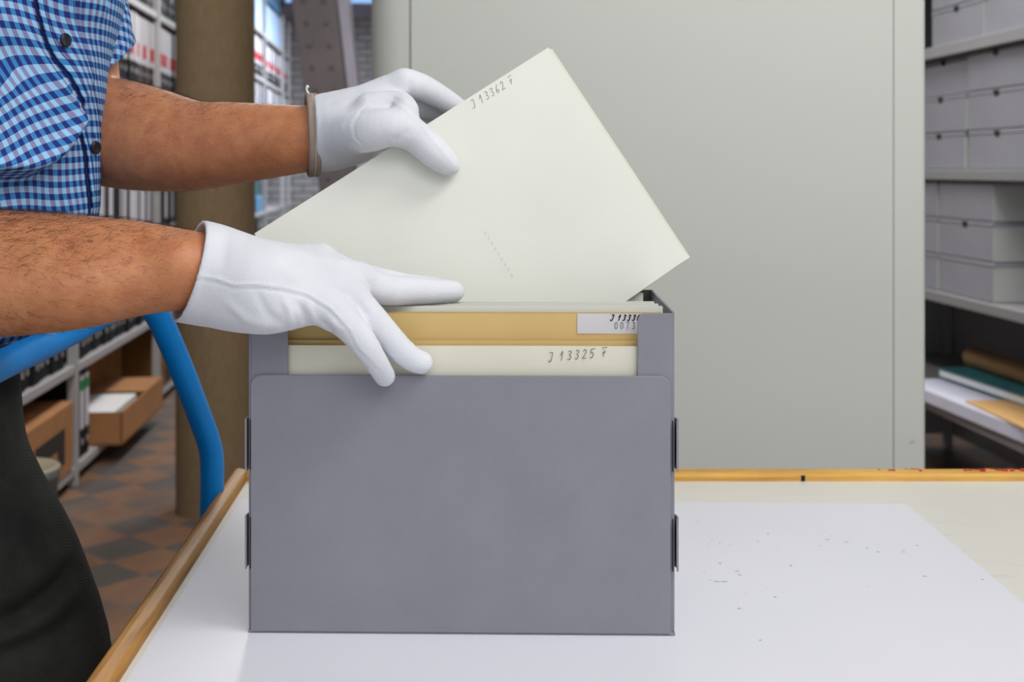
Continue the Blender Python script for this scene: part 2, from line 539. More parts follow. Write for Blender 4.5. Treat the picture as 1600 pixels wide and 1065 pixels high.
# ------------------------------------------------------------------ smooth solids (signed distance -> mesh)
class Solid:
    def __init__(s, lo, hi, h):
        s.lo = np.array(lo, np.float32); s.h = h
        s.n = np.ceil((np.array(hi) - np.array(lo)) / h).astype(int) + 1
        s.D = np.full(tuple(s.n), 0.2, np.float32)
    def block(s, lo, hi):
        i0 = np.clip(np.floor((np.array(lo) - s.lo) / s.h).astype(int), 0, s.n)
        i1 = np.clip(np.ceil((np.array(hi) - s.lo) / s.h).astype(int) + 1, 0, s.n)
        if (i1 <= i0).any(): return None
        ax = [s.lo[k] + s.h * np.arange(i0[k], i1[k], dtype=np.float32) for k in range(3)]
        return tuple(slice(a, b) for a, b in zip(i0, i1)), np.meshgrid(*ax, indexing='ij')
    def cone(s, a, b, ra, rb, k=0.006, flat=None, cut=False, pre=0.0):
        """round cone from a to b, joined smoothly; flat=(normal, ratio) thins it along normal; cut removes it"""
        a, b = np.array(a, np.float32), np.array(b, np.float32)
        pad = max(ra, rb) * 1.02 + k + 4 * s.h + 0.008
        blk = s.block(np.minimum(a, b) - pad, np.maximum(a, b) + pad)
        if blk is None: return s
        sl, (X, Y, Z) = blk
        px, py, pz = X - a[0], Y - a[1], Z - a[2]
        ba = b - a
        sc_ = 1.0
        if flat is not None:
            nn = np.array(flat[0], np.float32); nn = nn / np.linalg.norm(nn); r = flat[1]
            ba = ba + (1 / r - 1) * np.dot(ba, nn) * nn
            q = (px * nn[0] + py * nn[1] + pz * nn[2]) * (1 / r - 1)
            px, py, pz = px + q * nn[0], py + q * nn[1], pz + q * nn[2]
            sc_ = 0.5 + 0.5 * r
        L = float(np.dot(ba, ba)) + 1e-12
        t = np.clip((px * ba[0] + py * ba[1] + pz * ba[2]) / L, 0, 1)
        d = (np.sqrt((px - t * ba[0]) ** 2 + (py - t * ba[1]) ** 2 + (pz - t * ba[2]) ** 2) - (ra + t * (rb - ra))) * sc_
        o = s.D[sl]
        if cut:
            s.D[sl] = np.maximum(o, -d)
        else:
            hh = np.clip(0.5 + 0.5 * (o - d) / k, 0, 1)
            s.D[sl] = o * (1 - hh) + d * hh - k * hh * (1 - hh)
        return s
    def chain(s, pts, rs, k=0.006, flat=None, per=5, cut=False):
        """a limb through pts with radii rs, sampled smoothly"""
        c = catmull([np.append(np.array(p, float), r) for p, r in zip(pts, rs)], per)
        A = np.array(c); pad = A[:, 3].max() * 1.02 + k + 4 * s.h + 0.008
        blk = s.block(A[:, :3].min(0) - pad, A[:, :3].max(0) + pad)
        if blk is None: return s
        sl, _ = blk
        keep = s.D[sl].copy()
        s.D[sl] = 0.2
        for q0, q1 in zip(c[:-1], c[1:]):
            s.cone(q0[:3], q1[:3], q0[3], q1[3], 1e-5, flat)
        d = s.D[sl].copy()
        if cut:
            s.D[sl] = np.maximum(keep, -d)
        else:
            hh = np.clip(0.5 + 0.5 * (keep - d) / k, 0, 1)
            s.D[sl] = keep * (1 - hh) + d * hh - k * hh * (1 - hh)
        return s
    def plane_cut(s, p, n, lo, hi):
        """remove everything on the n side of the plane inside the box lo..hi"""
        blk = s.block(lo, hi)
        if blk is None: return s
        sl, (X, Y, Z) = blk
        n = np.array(n, float); n /= np.linalg.norm(n)
        d = (X - p[0]) * n[0] + (Y - p[1]) * n[1] + (Z - p[2]) * n[2]
        s.D[sl] = np.maximum(s.D[sl], d.astype(np.float32))
        return s
    def mesh(s, smooth=1):
        D, h = s.D, s.h
        D[[0, -1]] = np.maximum(D[[0, -1]], 0.001); D[:, [0, -1]] = np.maximum(D[:, [0, -1]], 0.001); D[:, :, [0, -1]] = np.maximum(D[:, :, [0, -1]], 0.001)
        S = D < 0
        cnt = np.zeros(tuple(np.array(D.shape) - 1), np.int8)
        for i in (0, 1):
            for j in (0, 1):
                for k in (0, 1):
                    cnt += S[i:S.shape[0] - 1 + i, j:S.shape[1] - 1 + j, k:S.shape[2] - 1 + k]
        act = (cnt > 0) & (cnt < 8)
        I = np.argwhere(act)
        idx = np.full(act.shape, -1, np.int32)
        idx[act] = np.arange(len(I))
        acc = np.zeros((len(I), 3)); num = np.zeros(len(I))
        cor = [(i, j, k) for i in (0, 1) for j in (0, 1) for k in (0, 1)]
        for c0 in cor:
            for ax in range(3):
                if c0[ax]: continue
                c1 = list(c0); c1[ax] = 1
                a = D[I[:, 0] + c0[0], I[:, 1] + c0[1], I[:, 2] + c0[2]]
                b = D[I[:, 0] + c1[0], I[:, 1] + c1[1], I[:, 2] + c1[2]]
                m = (a < 0) != (b < 0)
                t = np.where(m, a / np.where(m, a - b, 1), 0)
                p = np.tile(np.array(c0, float), (len(I), 1)); p[:, ax] += t
                acc[m] += p[m]; num[m] += 1
        V = (I + acc / num[:, None]) * h + s.lo
        quads = []
        for ax in range(3):
            u, w = (ax + 1) % 3, (ax + 2) % 3
            sa = [slice(None)] * 3; sb = [slice(None)] * 3
            sa[ax] = slice(0, -1); sb[ax] = slice(1, None)
            E = np.argwhere(S[tuple(sa)] != S[tuple(sb)])
            E = E[(E[:, u] > 0) & (E[:, w] > 0) & (E[:, u] < D.shape[u] - 1) & (E[:, w] < D.shape[w] - 1)]
            ins = S[E[:, 0], E[:, 1], E[:, 2]]
            def at(du, dw):
                q = E.copy(); q[:, u] += du; q[:, w] += dw
                return idx[q[:, 0], q[:, 1], q[:, 2]]
            q = np.stack([at(-1, -1), at(0, -1), at(0, 0), at(-1, 0)], 1)
            q[~ins] = q[~ins][:, ::-1]
            quads.append(q)
        Q = np.concatenate(quads)
        for _ in range(smooth):
            V = relax(V, Q, 0.5); V = relax(V, Q, -0.52)
        return V, Q

def relax(V, Q, lam):
    A = np.zeros_like(V); n = np.zeros(len(V))
    for i in range(4):
        a, b = Q[:, i], Q[:, (i + 1) % 4]
        np.add.at(A, a, V[b]); np.add.at(A, b, V[a])
        np.add.at(n, a, 1); np.add.at(n, b, 1)
    return V + lam * (A / np.maximum(n, 1)[:, None] - V)

def vnormals(V, Q):
    n = np.cross(V[Q[:, 2]] - V[Q[:, 0]], V[Q[:, 3]] - V[Q[:, 1]])
    N = np.zeros_like(V)
    for i in range(4): np.add.at(N, Q[:, i], n)
    return N / (np.linalg.norm(N, axis=1)[:, None] + 1e-12)

def px(V):
    return np.stack([800 + F * V[:, 0] / V[:, 1], 265 - F * (V[:, 2] - EYE) / V[:, 1]], 1)

def seg_dist(p, poly):
    best = np.full(len(p), 1e9); al = np.zeros(len(p))
    for i, (a, b) in enumerate(zip(poly[:-1], poly[1:])):
        a, b = np.array(a, float), np.array(b, float)
        ba = b - a
        t = np.clip(((p - a) @ ba) / (ba @ ba), 0, 1)
        d = np.linalg.norm(p - a - t[:, None] * ba, axis=1)
        al = np.where(d < best, (i + t) / (len(poly) - 1), al)
        best = np.minimum(best, d)
    return best, al

def creases(V, Q, lines):
    """press folds (poly, half width px, height m) into the side of a cloth that faces the aisle"""
    N = vnormals(V, Q)
    p = px(V)
    face = np.clip(-N[:, 1] * 2.5 + 0.2, 0, 1)
    out = V.copy()
    for poly, w, amp in lines:
        d, al = seg_dist(p, poly)
        fade = np.clip(np.minimum(al, 1 - al) * 5, 0, 1) if amp != 0 else 1
        out += N * (amp * np.exp(-(d / w) ** 2) * face * (0.25 + 0.75 * fade))[:, None]
    return out

def mesh_obj(name, V, Q, m, parent, smooth=True):
    me = bpy.data.meshes.new(name)
    w = wpos(parent) if parent is not None else Vector((0, 0, 0))
    V = V - np.array(w)
    me.from_pydata(V.tolist(), [], Q.tolist())
    me.materials.append(m)
    if smooth: me.polygons.foreach_set('use_smooth', [True] * len(me.polygons))
    me.update()
    return link(name, me, parent)

# ================================================================== the setting
def struct(o): return tag(o, kind='structure')
CEIL = 4.0
fl = MB(); fl.box((-2.2, -1.6, -0.1), (2.9, 14.6, 0.0)); struct(fl.build('floor', M['floor'], None, R(0, 0), TH))
ce = MB(); ce.box((-2.2, -1.6, CEIL), (2.9, 14.6, CEIL + 0.1)); struct(ce.build('ceiling', M['plaster'], None, R(0, 0), TH))
w = MB(); w.box((-2.2, -1.6, 0), (-2.0, 14.6, CEIL)); struct(w.build('wall_left', M['plaster'], None, R(0, 0), TH))
w = MB(); w.box((2.7, -1.6, 0), (2.9, 14.6, CEIL)); struct(w.build('wall_right', M['plaster'], None, R(0, 0), TH))
w = MB(); w.box((-2.0, 14.4, 0), (2.7, 14.6, CEIL)); struct(w.build('wall_back', M['brick'], None, R(0, 0), TH))
t = MB(); t.box((-2.0, 14.32, 3.02), (2.7, 14.4, 3.10)); struct(t.build('trim_1', M['iron_light'], None, R(0, 0), TH))
wi = struct(MB().box((-1.5, 14.37, 3.16), (0.5, 14.40, 3.75)).build('window_1', M['daylight'], None, R(0, 0), TH))
fr = MB()
for a in (-1.5, -0.85, -0.2, 0.45): fr.box((a, 14.34, 3.12), (a + 0.05, 14.40, 3.79))
fr.box((-1.5, 14.34, 3.10), (0.5, 14.40, 3.16)); fr.box((-1.5, 14.34, 3.75), (0.5, 14.40, 3.80))
fr.build('window_frame', M['iron_light'], wi)

# round column wrapped in brown cloth
cx, cy, _ = P(337, 0, 4.28)
cl = MB(); cl.lathe((0, 0, 0), [(0.137, 0.0), (0.137, CEIL)], 48)
o = cl.build('column', M['column'], None, (cx, cy, 0), 0, smooth=True)
m_ = o.modifiers.new('edges', 'EDGE_SPLIT'); m_.split_angle = 0.9
tag(o, 'round column wrapped in brown cloth standing on the tiled floor', 'column', kind='structure')

# leaning riveted iron strut
D0 = 7.5
def strut_pt(du_l, v, d): return P(du_l, v, d)
zt, zb = CEIL - 0.02, 0.0
vt = 265 + (EYE - zt) * F / D0; vb = 265 + (EYE - zb) * F / D0
ul = lambda v: 455 + 0.147 * v
ur = lambda v: 525 + 0.114 * v
base = np.array([P((ul(vb) + ur(vb)) / 2, vb, D0)[0], D0 + 0.06, 0])
strut = thing('iron_strut', 'leaning grey-brown iron strut with two rows of rivets', 'strut', tuple(base))
mb = MB(); mb.prism([P(ul(vb), vb, D0), P(ur(vb), vb, D0), P(ur(vt), vt, D0), P(ul(vt), vt, D0)], (0, 0.12, 0))
mb.build('web_plate', M['iron'], strut, world=True, bevel=0.004)
mb = MB()
f0 = lambda v: ur(v) + 2
mb.prism([P(f0(vb), vb, D0), P(f0(vb) + 18, vb, D0), P(f0(vt) + 16, vt, D0), P(f0(vt), vt, D0)], (0, 0.16, 0))
mb.build('flange', M['iron_light'], strut, world=True, bevel=0.004)
for k in range(-3, 14):
    v = 2 + 34.5 * k
    for q in (0.27, 0.69):
        c = P(ul(v) + (ur(v) - ul(v)) * q + (2 if q > .5 else 0), v, D0)
        mb = MB(); mb.lathe((0, 0, 0), [(0.017, 0.0), (0.016, 0.006), (0.011, 0.011), (0.003, 0.013)], 12)
        rv = mb.build('rivet', M['iron'], strut, tuple(c - base), smooth=True)
        rv.rotation_euler = (math.pi / 2, 0, 0)

# ================================================================== tall enamelled cabinet behind the cart
CD = 2.05
x0, x1 = P(575, 0, CD)[0], P(1448, 0, CD)[0]
cab = thing('metal_cabinet', 'tall grey-green metal cabinet with rounded corner standing behind the cart', 'cabinet', ((x0 + x1) / 2, CD + 0.3, 0))
r1, r2 = 0.055, 0.012
out = []
for k in range(9):
    a = math.radians(180 + 90 * k / 8); out.append((x0 + r1 + r1 * math.cos(a), CD + r1 + r1 * math.sin(a), 0.08))
for k in range(5):
    a = math.radians(270 + 90 * k / 4); out.append((x1 - r2 + r2 * math.cos(a), CD + r2 + r2 * math.sin(a), 0.08))
out += [(x1, CD + 0.6, 0.08), (x0, CD + 0.6, 0.08)]
mb = MB(); mb.prism(out, (0, 0, 2.3))
o = mb.build('carcass', M['cabinet'], cab, world=True, smooth=True); m_ = o.modifiers.new('edges', 'EDGE_SPLIT'); m_.split_angle = 0.5
s0, s1 = P(641, 0, CD)[0], P(1396, 0, CD)[0]
mb = MB(); mb.box((s0 + 0.001, CD - 0.0025, 0.1), (s1 - 0.001, CD + 0.01, 2.36)); mb.build('front_panel', M['cabinet'], cab, world=True, bevel=0.0015)
mb = MB()
for s in (s0, s1): mb.box((s - 0.001, CD - 0.0006, 0.1), (s + 0.001, CD + 0.001, 2.36))
mb.build('panel_seam', M['seam'], cab, world=True)
mb = MB(); mb.box((x0 + 0.03, CD + 0.05, 0.0), (x1 - 0.03, CD + 0.57, 0.085)); mb.build('plinth', M['shelf_dark'], cab, world=True)
mk = writing('~', P(1421, 697, CD - 0.0004), (1, 0, 0), (0, 0, 1), (0, -1, 0), 0.016, 0.0008); mk.build('scuff_mark', M['seam'], cab, world=True)

# ================================================================== shelving on the aisle side of the cabinet
XF = 1.8
rack = thing('steel_shelving', 'grey steel shelving with stacked archive cartons beside the cabinet', 'shelving', R(2.05, 3.9), TH)
def rk(X, Y, z): return (X - 2.05, Y - 3.9, z)
for zt_, th in ((0.405, 0.035), (0.785, 0.035), (1.2, 0.035), (1.62, 0.04), (2.02, 0.04)):
    mb = MB(); mb.box(rk(XF - 0.015, 2.7, zt_ - th), rk(2.35, 5.1, zt_)); mb.build('shelf_board', M['shelf_dark'], rack, bevel=0.003)
for Y in (2.7, 5.06):
    for X in (XF + 0.005, 2.31):
        mb = MB(); mb.box(rk(X, Y, 0), rk(X + 0.035, Y + 0.035, 2.3)); mb.build('post', M['shelf_dark'], rack, bevel=0.002)
mb = MB(); mb.box(rk(2.35, 2.7, 0.05), rk(2.36, 5.1, 2.3)); mb.build('back_panel', M['shelf_dark'], rack)
mb = MB(); mb.box(rk(XF + 0.04, 5.1, 0.05), rk(2.36, 5.11, 2.3)); mb.build('end_panel', M['shelf_dark'], rack)

def carton_proto(h, wy=0.38, dx=0.40, hole=True):
    r = thing('archive_carton', '', 'carton')
    mb = MB()
    mb.box((0, 0, 0), (dx, wy, h))
    mb.mi = [0, 0, 1, 0, 1, 0]     # narrow sides coloured lighter than front and rear, as if lit
    mb.build('body', [M['archbox'], M['archbox_lit_side']], r, bevel=0.003)
    mb = MB(); mb.box((-0.0015, -0.0015, h - 0.012), (dx + 0.001, wy + 0.0015, h + 0.001)); mb.build('lid', M['archbox'], r, bevel=0.002)
    if hole:
        pts = [(-0.0022, wy / 2 + 0.02 * math.cos(a), h - 0.001 - 0.02 * math.sin(a)) for a in np.linspace(0, math.pi, 13)]
        mb = MB(); mb.prism(pts, (0.003, 0, 0)); mb.build('grip_hole', M['hole'], r)
    return r
CARTON = None
def carton(X, Y, z, label, group, h=0.122, hole=True, dyaw=0.0):
    global CARTON
    key = 'archive_carton'
    if CARTON is None:
        CARTON = {True: carton_proto(0.122), False: carton_proto(0.122, hole=False)}
        CARTON['used'] = set()
    p = CARTON[hole]
    if hole not in CARTON['used']:
        CARTON['used'].add(hole)
        p.location = R(X, Y, z); p.rotation_euler = (0, 0, TH + dyaw); p['label'] = label; p['group'] = group
        return p
    return copy_tree(p, R(X, Y, z), TH + dyaw, label, group)

g = 'grey archive cartons on the steel shelving'
pos = ('lowest', 'middle', 'topmost')
for k in range(3):
    carton(XF + 0.012, 3.413 + 0.004 * k, 1.2015 + 0.1255 * k, f'grey carton, {pos[k]} of the nearer stack on the eye-level shelf', g)
    carton(XF + 0.012 + (0.0, 0.0, 0.01)[k], 3.812 + (0.012, 0.0, 0.0)[k], 1.2015 + 0.1255 * k, f'grey carton, {pos[k]} of the stack against the cabinet on the eye-level shelf', g)
    carton(XF + 0.005, 3.613 + 0.002 * k, 0.7865 + 0.1255 * k, f'grey carton with lit-tinted side, {pos[k]} of the stack on the shelf under eye level', g, hole=(k == 1))
    carton(XF + 0.005, 4.015, 0.7865 + 0.1255 * k, f'grey carton half hidden by the cabinet, {pos[k]} of its stack under eye level', g, hole=False)
for k in range(2):
    carton(XF + 0.005, 3.677, 1.6215 + 0.1255 * k, f'grey carton, {("lower", "upper")[k]} of the stack next to the cabinet on the top shelf in view', g)
    carton(XF + 0.005, 3.285, 1.6215 + 0.1255 * k, f'grey carton, {("lower", "upper")[k]} of the outer stack on the top shelf in view', g)

# papers on the low shelf
mb = MB(); mb.box((-0.26, -0.45, 0), (0.24, 0.45, 0.045)); o = mb.build('paper_stack', M['sheet_blue'], None, R(2.02, 3.75, 0.4062), TH + 0.03, bevel=0.004)
tag(o, 'stack of large bluish white sheets on the low steel shelf', 'paper')
mb = MB(); mb.box((-0.12, -0.3, 0), (0.1, 0.25, 0.006)); o = mb.build('envelope', M['envelope'], None, R(1.89, 3.5, 0.4522), TH - 0.05, bevel=0.001)
tag(o, 'tan envelope lying at the edge of the bluish sheet stack', 'envelope')
bk = thing('large_book', 'large flat book with teal cover on the low steel shelf', 'book', R(2.07, 3.9, 0.4592), TH + 0.06)
mb = MB(); mb.box((-0.16, -0.30, 0.003), (0.16, 0.30, 0.027)); mb.build('page_block', M['white'], bk)
mb = MB(); mb.box((-0.165, -0.31, 0), (0.165, 0.31, 0.003)); mb.box((-0.165, -0.31, 0.027), (0.165, 0.31, 0.031)); mb.box((0.16, -0.31, 0.0), (0.165, 0.31, 0.031)); mb.build('cover', M['teal'], bk, bevel=0.001)
mb = MB(); mb.tube([(0, -0.5, 0), (0, 0.42, 0)], 0.036, 28)
o = mb.build('paper_tube', M['tube'], None, R(2.03, 3.78, 0.5275), TH + 0.03, smooth=True); m_ = o.modifiers.new('edges', 'EDGE_SPLIT'); m_.split_angle = 0.9
tag(o, 'brown rolled paper tube lying on the teal book', 'tube')

# ================================================================== long shelving with ring binders
XL = -1.263
POSTS = [3.206, 4.723, 6.24, 7.757, 9.274, 10.791, 12.308, 12.95]
LEV = [0.075, 0.46, 0.84, 1.22, 1.60, 1.99, 2.39]
ls = thing('binder_shelving', 'long light grey steel shelving filled with ring binders along the tiled aisle', 'shelving', R(XL - 0.17, 8.0), TH)
def lk(X, Y, z): return (X - (XL - 0.17), Y - 8.0, z)
for z in LEV:
    mb = MB(); mb.box(lk(XL - 0.36, POSTS[0], z - 0.034), lk(XL, POSTS[-1] + 0.03, z)); mb.build('shelf_board', M['shelf'], ls, bevel=0.003)
for Y in POSTS:
    mb = MB(); mb.box(lk(XL - 0.03, Y - 0.016, 0), lk(XL + 0.006, Y + 0.016, 2.75)); mb.build('post', M['shelf'], ls, bevel=0.002)
    mb = MB(); mb.box(lk(XL - 0.36, Y - 0.016, 0), lk(XL - 0.33, Y + 0.016, 2.75)); mb.build('post', M['shelf'], ls, bevel=0.002)
mb = MB(); mb.box(lk(XL - 0.372, POSTS[0], 0.05), lk(XL - 0.365, POSTS[-1], 2.7)); mb.build('back_panel', M['shelf_dark'], ls)

def binder_proto(cover, w, label=None, band=None, ring=True, lz=(0.105, 0.33), bz=(0.135, 0.2)):
    r = thing('ring_binder', '', 'binder')
    h, d = 0.335, 0.285
    mb = MB()
    mb.box((-d, 0.0, 0), (0, w, h))
    mb.build('cover', M[cover], r, bevel=0.006)
    if label:
        mb = MB(); mb.box((-0.002, 0.006, lz[0]), (0.0012, w - 0.006, lz[1])); mb.build('spine_label', M[label], r)
    if band:
        mb = MB(); mb.box((-0.002, 0.004, bz[0]), (0.0022, w - 0.004, bz[1])); mb.build('colour_band', M[band], r)
    if ring:
        mb = MB()
        n = 20
        pts = [(0.002, w / 2 + 0.0115 * math.cos(2 * math.pi * k / n), 0.06 + 0.0115 * math.sin(2 * math.pi * k / n)) for k in range(n + 1)]
        mb.tube(pts, 0.0018, 8, cap=False); mb.build('finger_ring', M['chrome'], r, smooth=True)
    r['w'] = w
    return r
PROTO = {
    'red': binder_proto('black', 0.076, 'spine', 'red'),
    'orange': binder_proto('black', 0.076, 'spine', 'orange'),
    'white': binder_proto('black', 0.074, 'spine'),
    'grey': binder_proto('black', 0.06, 'spine_grey'),
    'slim': binder_proto('black', 0.05, 'spine', ring=False),
    'brown': binder_proto('maroon', 0.072, 'spine'),
    'black': binder_proto('black', 0.078),
    'green': binder_proto('black', 0.062, 'spine', 'green', lz=(0.11, 0.322), bz=(0.262, 0.302)),
}
USED = set()
def binder(kind, Y, z, label, group, dx=0.0):
    p = PROTO[kind]
    loc = R(XL - 0.015 + dx, Y, z + 0.0012)
    if kind not in USED:
        USED.add(kind); p.location = loc; p.rotation_euler = (0, 0, TH); p['label'] = label; p['group'] = group
        return p['w']
    copy_tree(p, loc, TH, label, group)
    return p['w']
DESC = {'red': 'red-banded white-spined binder', 'orange': 'orange-banded white-spined binder', 'white': 'plain white-spined binder',
        'grey': 'slim grey-spined binder', 'slim': 'narrow white-spined binder', 'brown': 'dark brown binder',
        'black': 'all-black ring binder', 'green': 'green-banded white-spined binder'}
ROW = {0: 'lowest shelf', 1: 'second shelf from the floor', 2: 'third shelf from the floor', 4: 'fifth shelf from the floor', 5: 'sixth shelf from the floor'}
def fill(level, bays, kinds, wts, where):
    rr = random.Random(level * 31 + bays[0][0] * 3.7)
    for ya, yb in bays:
        y = ya
        while True:
            k = rr.choices(kinds, wts)[0]
            if y + PROTO[k]['w'] > yb: break
            if rr.random() < 0.04: y += 0.02
            d = f'{DESC[k]} on the {ROW[level]} {where}'
            w_ = binder(k, y, LEV[level], d, f'{DESC[k]}s on the {ROW[level]} {where}', rr.uniform(-0.012, 0.004))
            y += w_ + 0.002
bay = lambda i, a=0, b=0: (POSTS[i] + 0.02 + a, POSTS[i + 1] - 0.02 - b)
near = 'before the brown column'
far = 'beyond the brown column'
fill(1, [bay(0, 0.45), bay(1)], ['black'], [1], near)
fill(2, [bay(1), bay(2, 0, 0.7)], ['white', 'grey', 'slim', 'black'], [5, 3, 3, 1], near)
fill(4, [bay(1, 0.3), bay(2, 0, 0.7)], ['red', 'white', 'brown', 'red'], [6, 1, 1, 3], near)
fill(5, [bay(1, 0.3), bay(2, 0, 0.7)], ['black', 'grey', 'brown', 'white'], [4, 2, 1, 2], near)
fill(4, [bay(4, 0.4), bay(5), bay(6)], ['slim', 'white', 'grey', 'black'], [2, 3, 3, 2], far)
fill(5, [bay(4, 0.4), bay(5), bay(6)], ['red', 'orange', 'red', 'white'], [6, 1, 3, 1], far)
y = POSTS[1] + 0.03
for k in range(3):
    y += binder('green', y, LEV[0], DESC['green'] + ' on the lowest shelf between two cartons', 'green-banded binders on the lowest shelf', 0.0) + 0.012

def plain_box(name, lo, hi, m, label, cat, group=None, bevel=0.004, rz=0.0):
    c = ((lo[0] + hi[0]) / 2, (lo[1] + hi[1]) / 2, lo[2])
    mb = MB(); mb.box(tuple(a - b for a, b in zip(lo, c)), tuple(a - b for a, b in zip(hi, c)))
    return tag(mb.build(name, M[m], None, R(c[0], c[1], c[2] + 0.0015), TH + rz, bevel=bevel), label, cat, group)

def cardboard(lo, hi, m, label, patch=None, hole=None, lidz=None):
    c = ((lo[0] + hi[0]) / 2, (lo[1] + hi[1]) / 2, lo[2])
    b = thing('cardboard_box', label, 'box', R(*c), TH)
    L = lambda X, Y, z: (X - c[0], Y - c[1], z - c[2])
    mb = MB(); mb.box(L(*lo), L(*hi)); mb.build('body', M[m], b, bevel=0.006)
    if patch:
        mb = MB()
        for (ya, yb, za, zb) in patch: mb.box(L(hi[0] - 0.002, ya, za), L(hi[0] + 0.001, yb, zb))
        mb.build('printed_patch', M['black_print'], b)
    if hole:
        ya, yb, za, zb = hole
        mb = MB(); mb.prism([L(hi[0] - 0.002, ya + p, za + q) for p, q in round_rect(yb - ya, zb - za, (zb - za) * 0.45)], (0.003, 0, 0)); mb.build('hand_hole', M['hole'], b)
    return b
cardboard((XL - 0.33, 3.7, 0.076), (XL + 0.005, 4.66, 0.335), 'kraft', 'brown cardboard box with black print on the lowest shelf by the bucket',
          patch=[(4.2, 4.55, 0.19, 0.255), (4.2, 4.55, 0.125, 0.15), (4.46, 4.55, 0.15, 0.19), (4.2, 4.27, 0.15, 0.19)])
cardboard((XL - 0.34, 5.05, 0.076), (XL - 0.16, 6.15, 0.41), 'kraft_dark', 'dark brown cardboard box with hand hole behind the open tray', hole=(5.72, 5.9, 0.33, 0.365))
cardboard((XL - 0.33, 6.32, 0.076), (XL + 0.0, 7.2, 0.40), 'kraft_dark', 'ochre cardboard box on the lowest shelf beside the brown column', hole=(6.4, 6.62, 0.1, 0.2))
# open tray with papers
tc = (XL - 0.03, 5.46, 0.0765)
tr = thing('cardboard_tray', 'open brown cardboard tray jutting out of the lowest shelf', 'tray', R(*tc), TH)
a, b_, h, th = 0.125, 0.41, 0.135, 0.008
mb = MB()
mb.box((-a, -b_, 0), (a, b_, th)); mb.box((a - th, -b_, 0), (a, b_, h)); mb.box((-a, -b_, 0), (-a + th, b_, h)); mb.box((-a, -b_, 0), (a, -b_ + th, h)); mb.box((-a, b_ - th, 0), (a, b_, h))
mb.box((-a, 0.05, h - 0.004), (a, b_, h + 0.004))
mb.build('tray_body', M['kraft'], tr)
mb = MB(); mb.box((-0.11, -0.385, 0), (0.085, 0.03, 0.122)); o = mb.build('paper_stack', M['white'], None, R(tc[0], tc[1], tc[2] + th + 0.001), TH, bevel=0.002)
tag(o, 'stack of white paper inside the open cardboard tray', 'paper')
# bucket on the floor
bx = P(28, 0, 3.4)
bu = thing('bucket', 'grey bucket with cream lid on the floor behind the trouser leg', 'bucket', (bx[0], bx[1], 0))
mb = MB(); mb.lathe((0, 0, 0), [(0.085, 0), (0.108, 0.33), (0.112, 0.335), (0.112, 0.355)], 32); mb.build('pail', M['bucket'], bu, smooth=True)
mb = MB(); mb.lathe((0, 0, 0.355), [(0.112, 0), (0.114, 0.006), (0.104, 0.012), (0.1, 0.008), (0.02, 0.008)], 32); mb.build('lid', M['bucket_top'], bu, smooth=True)
# boxes on the far bays; top-shelf ones added in place of light-blue wall
for k, (ya, yb, hh, mm) in enumerate(((9.6, 10.72, 0.33, 'sky_box'), (10.82, 11.6, 0.30, 'sky_box'), (11.65, 12.28, 0.31, 'sky_box'))):
    plain_box('storage_box', (XL - 0.34, ya, LEV[6]), (XL - 0.02, yb, LEV[6] + hh), mm, 'pale blue box standing in for the bright wall above the far shelves', 'storage box', 'pale blue stand-in boxes on the top shelf')
for k, (ya, yb) in enumerate(((9.6, 10.72), (10.82, 12.2))):
    plain_box('storage_box', (XL - 0.34, ya, LEV[6] + 0.34), (XL - 0.02, yb, LEV[6] + 0.6), 'teal_box', 'dusky blue box standing in for the wall above the pale ones', 'storage box', 'dusky blue stand-in boxes on the top shelf')
plain_box('storage_box', (XL - 0.3, 10.0, LEV[2]), (XL - 0.05, 10.72, LEV[2] + 0.27), 'teal', 'dark teal storage box on the third shelf beyond the column', 'storage box')
plain_box('storage_box', (XL - 0.045, 10.2, LEV[2]), (XL - 0.005, 10.65, LEV[2] + 0.13), 'teal_box', 'small mid blue box in front of the dark teal box', 'storage box')

# ceiling lamps; the one at the aisle start is an added fill
for k, (n, p, sx, sy, lb) in enumerate((('a', (1.15, 0.5, 2.945), 1.2, 0.9, 'flat white ceiling lamp hanging over the cart'), ('b', (-0.75, 5.2, 2.945), 0.3, 1.5, 'narrow ceiling lamp hanging over the binder aisle'),
                              ('e', (-0.85, 2.6, 2.945), 0.3, 1.2, 'added fill lamp above the start of the binder aisle'), ('c', (-1.05, 10.5, 2.945), 0.6, 2.5, 'long ceiling lamp at the far end of the binder aisle'), ('d', (1.0, 3.5, 2.945), 0.4, 1.4, 'ceiling lamp hanging over the carton aisle'))):
    cl_ = thing('ceiling_lamp', lb, 'lamp', p)
    mb = MB(); mb.box((-sx / 2, -sy / 2, 0.012), (sx / 2, sy / 2, 0.06)); mb.build('housing', M['shelf'], cl_, bevel=0.004)
    mb = MB(); mb.box((-sx / 2 + 0.01, -sy / 2 + 0.01, 0.0), (sx / 2 - 0.01, sy / 2 - 0.01, 0.012)); mb.build('diffuser', M['diffuser'], cl_)
    for s in (-1, 1):
        mb = MB(); mb.tube([(s * sx * 0.4, 0, 0.06), (s * sx * 0.4, 0, CEIL - p[2])], 0.004, 8); mb.build('hanger_rod', M['steel'], cl_)

for k_, p_ in PROTO.items():
    if k_ not in USED:
        for ch in list(p_.children): bpy.data.objects.remove(ch)
        bpy.data.objects.remove(p_)

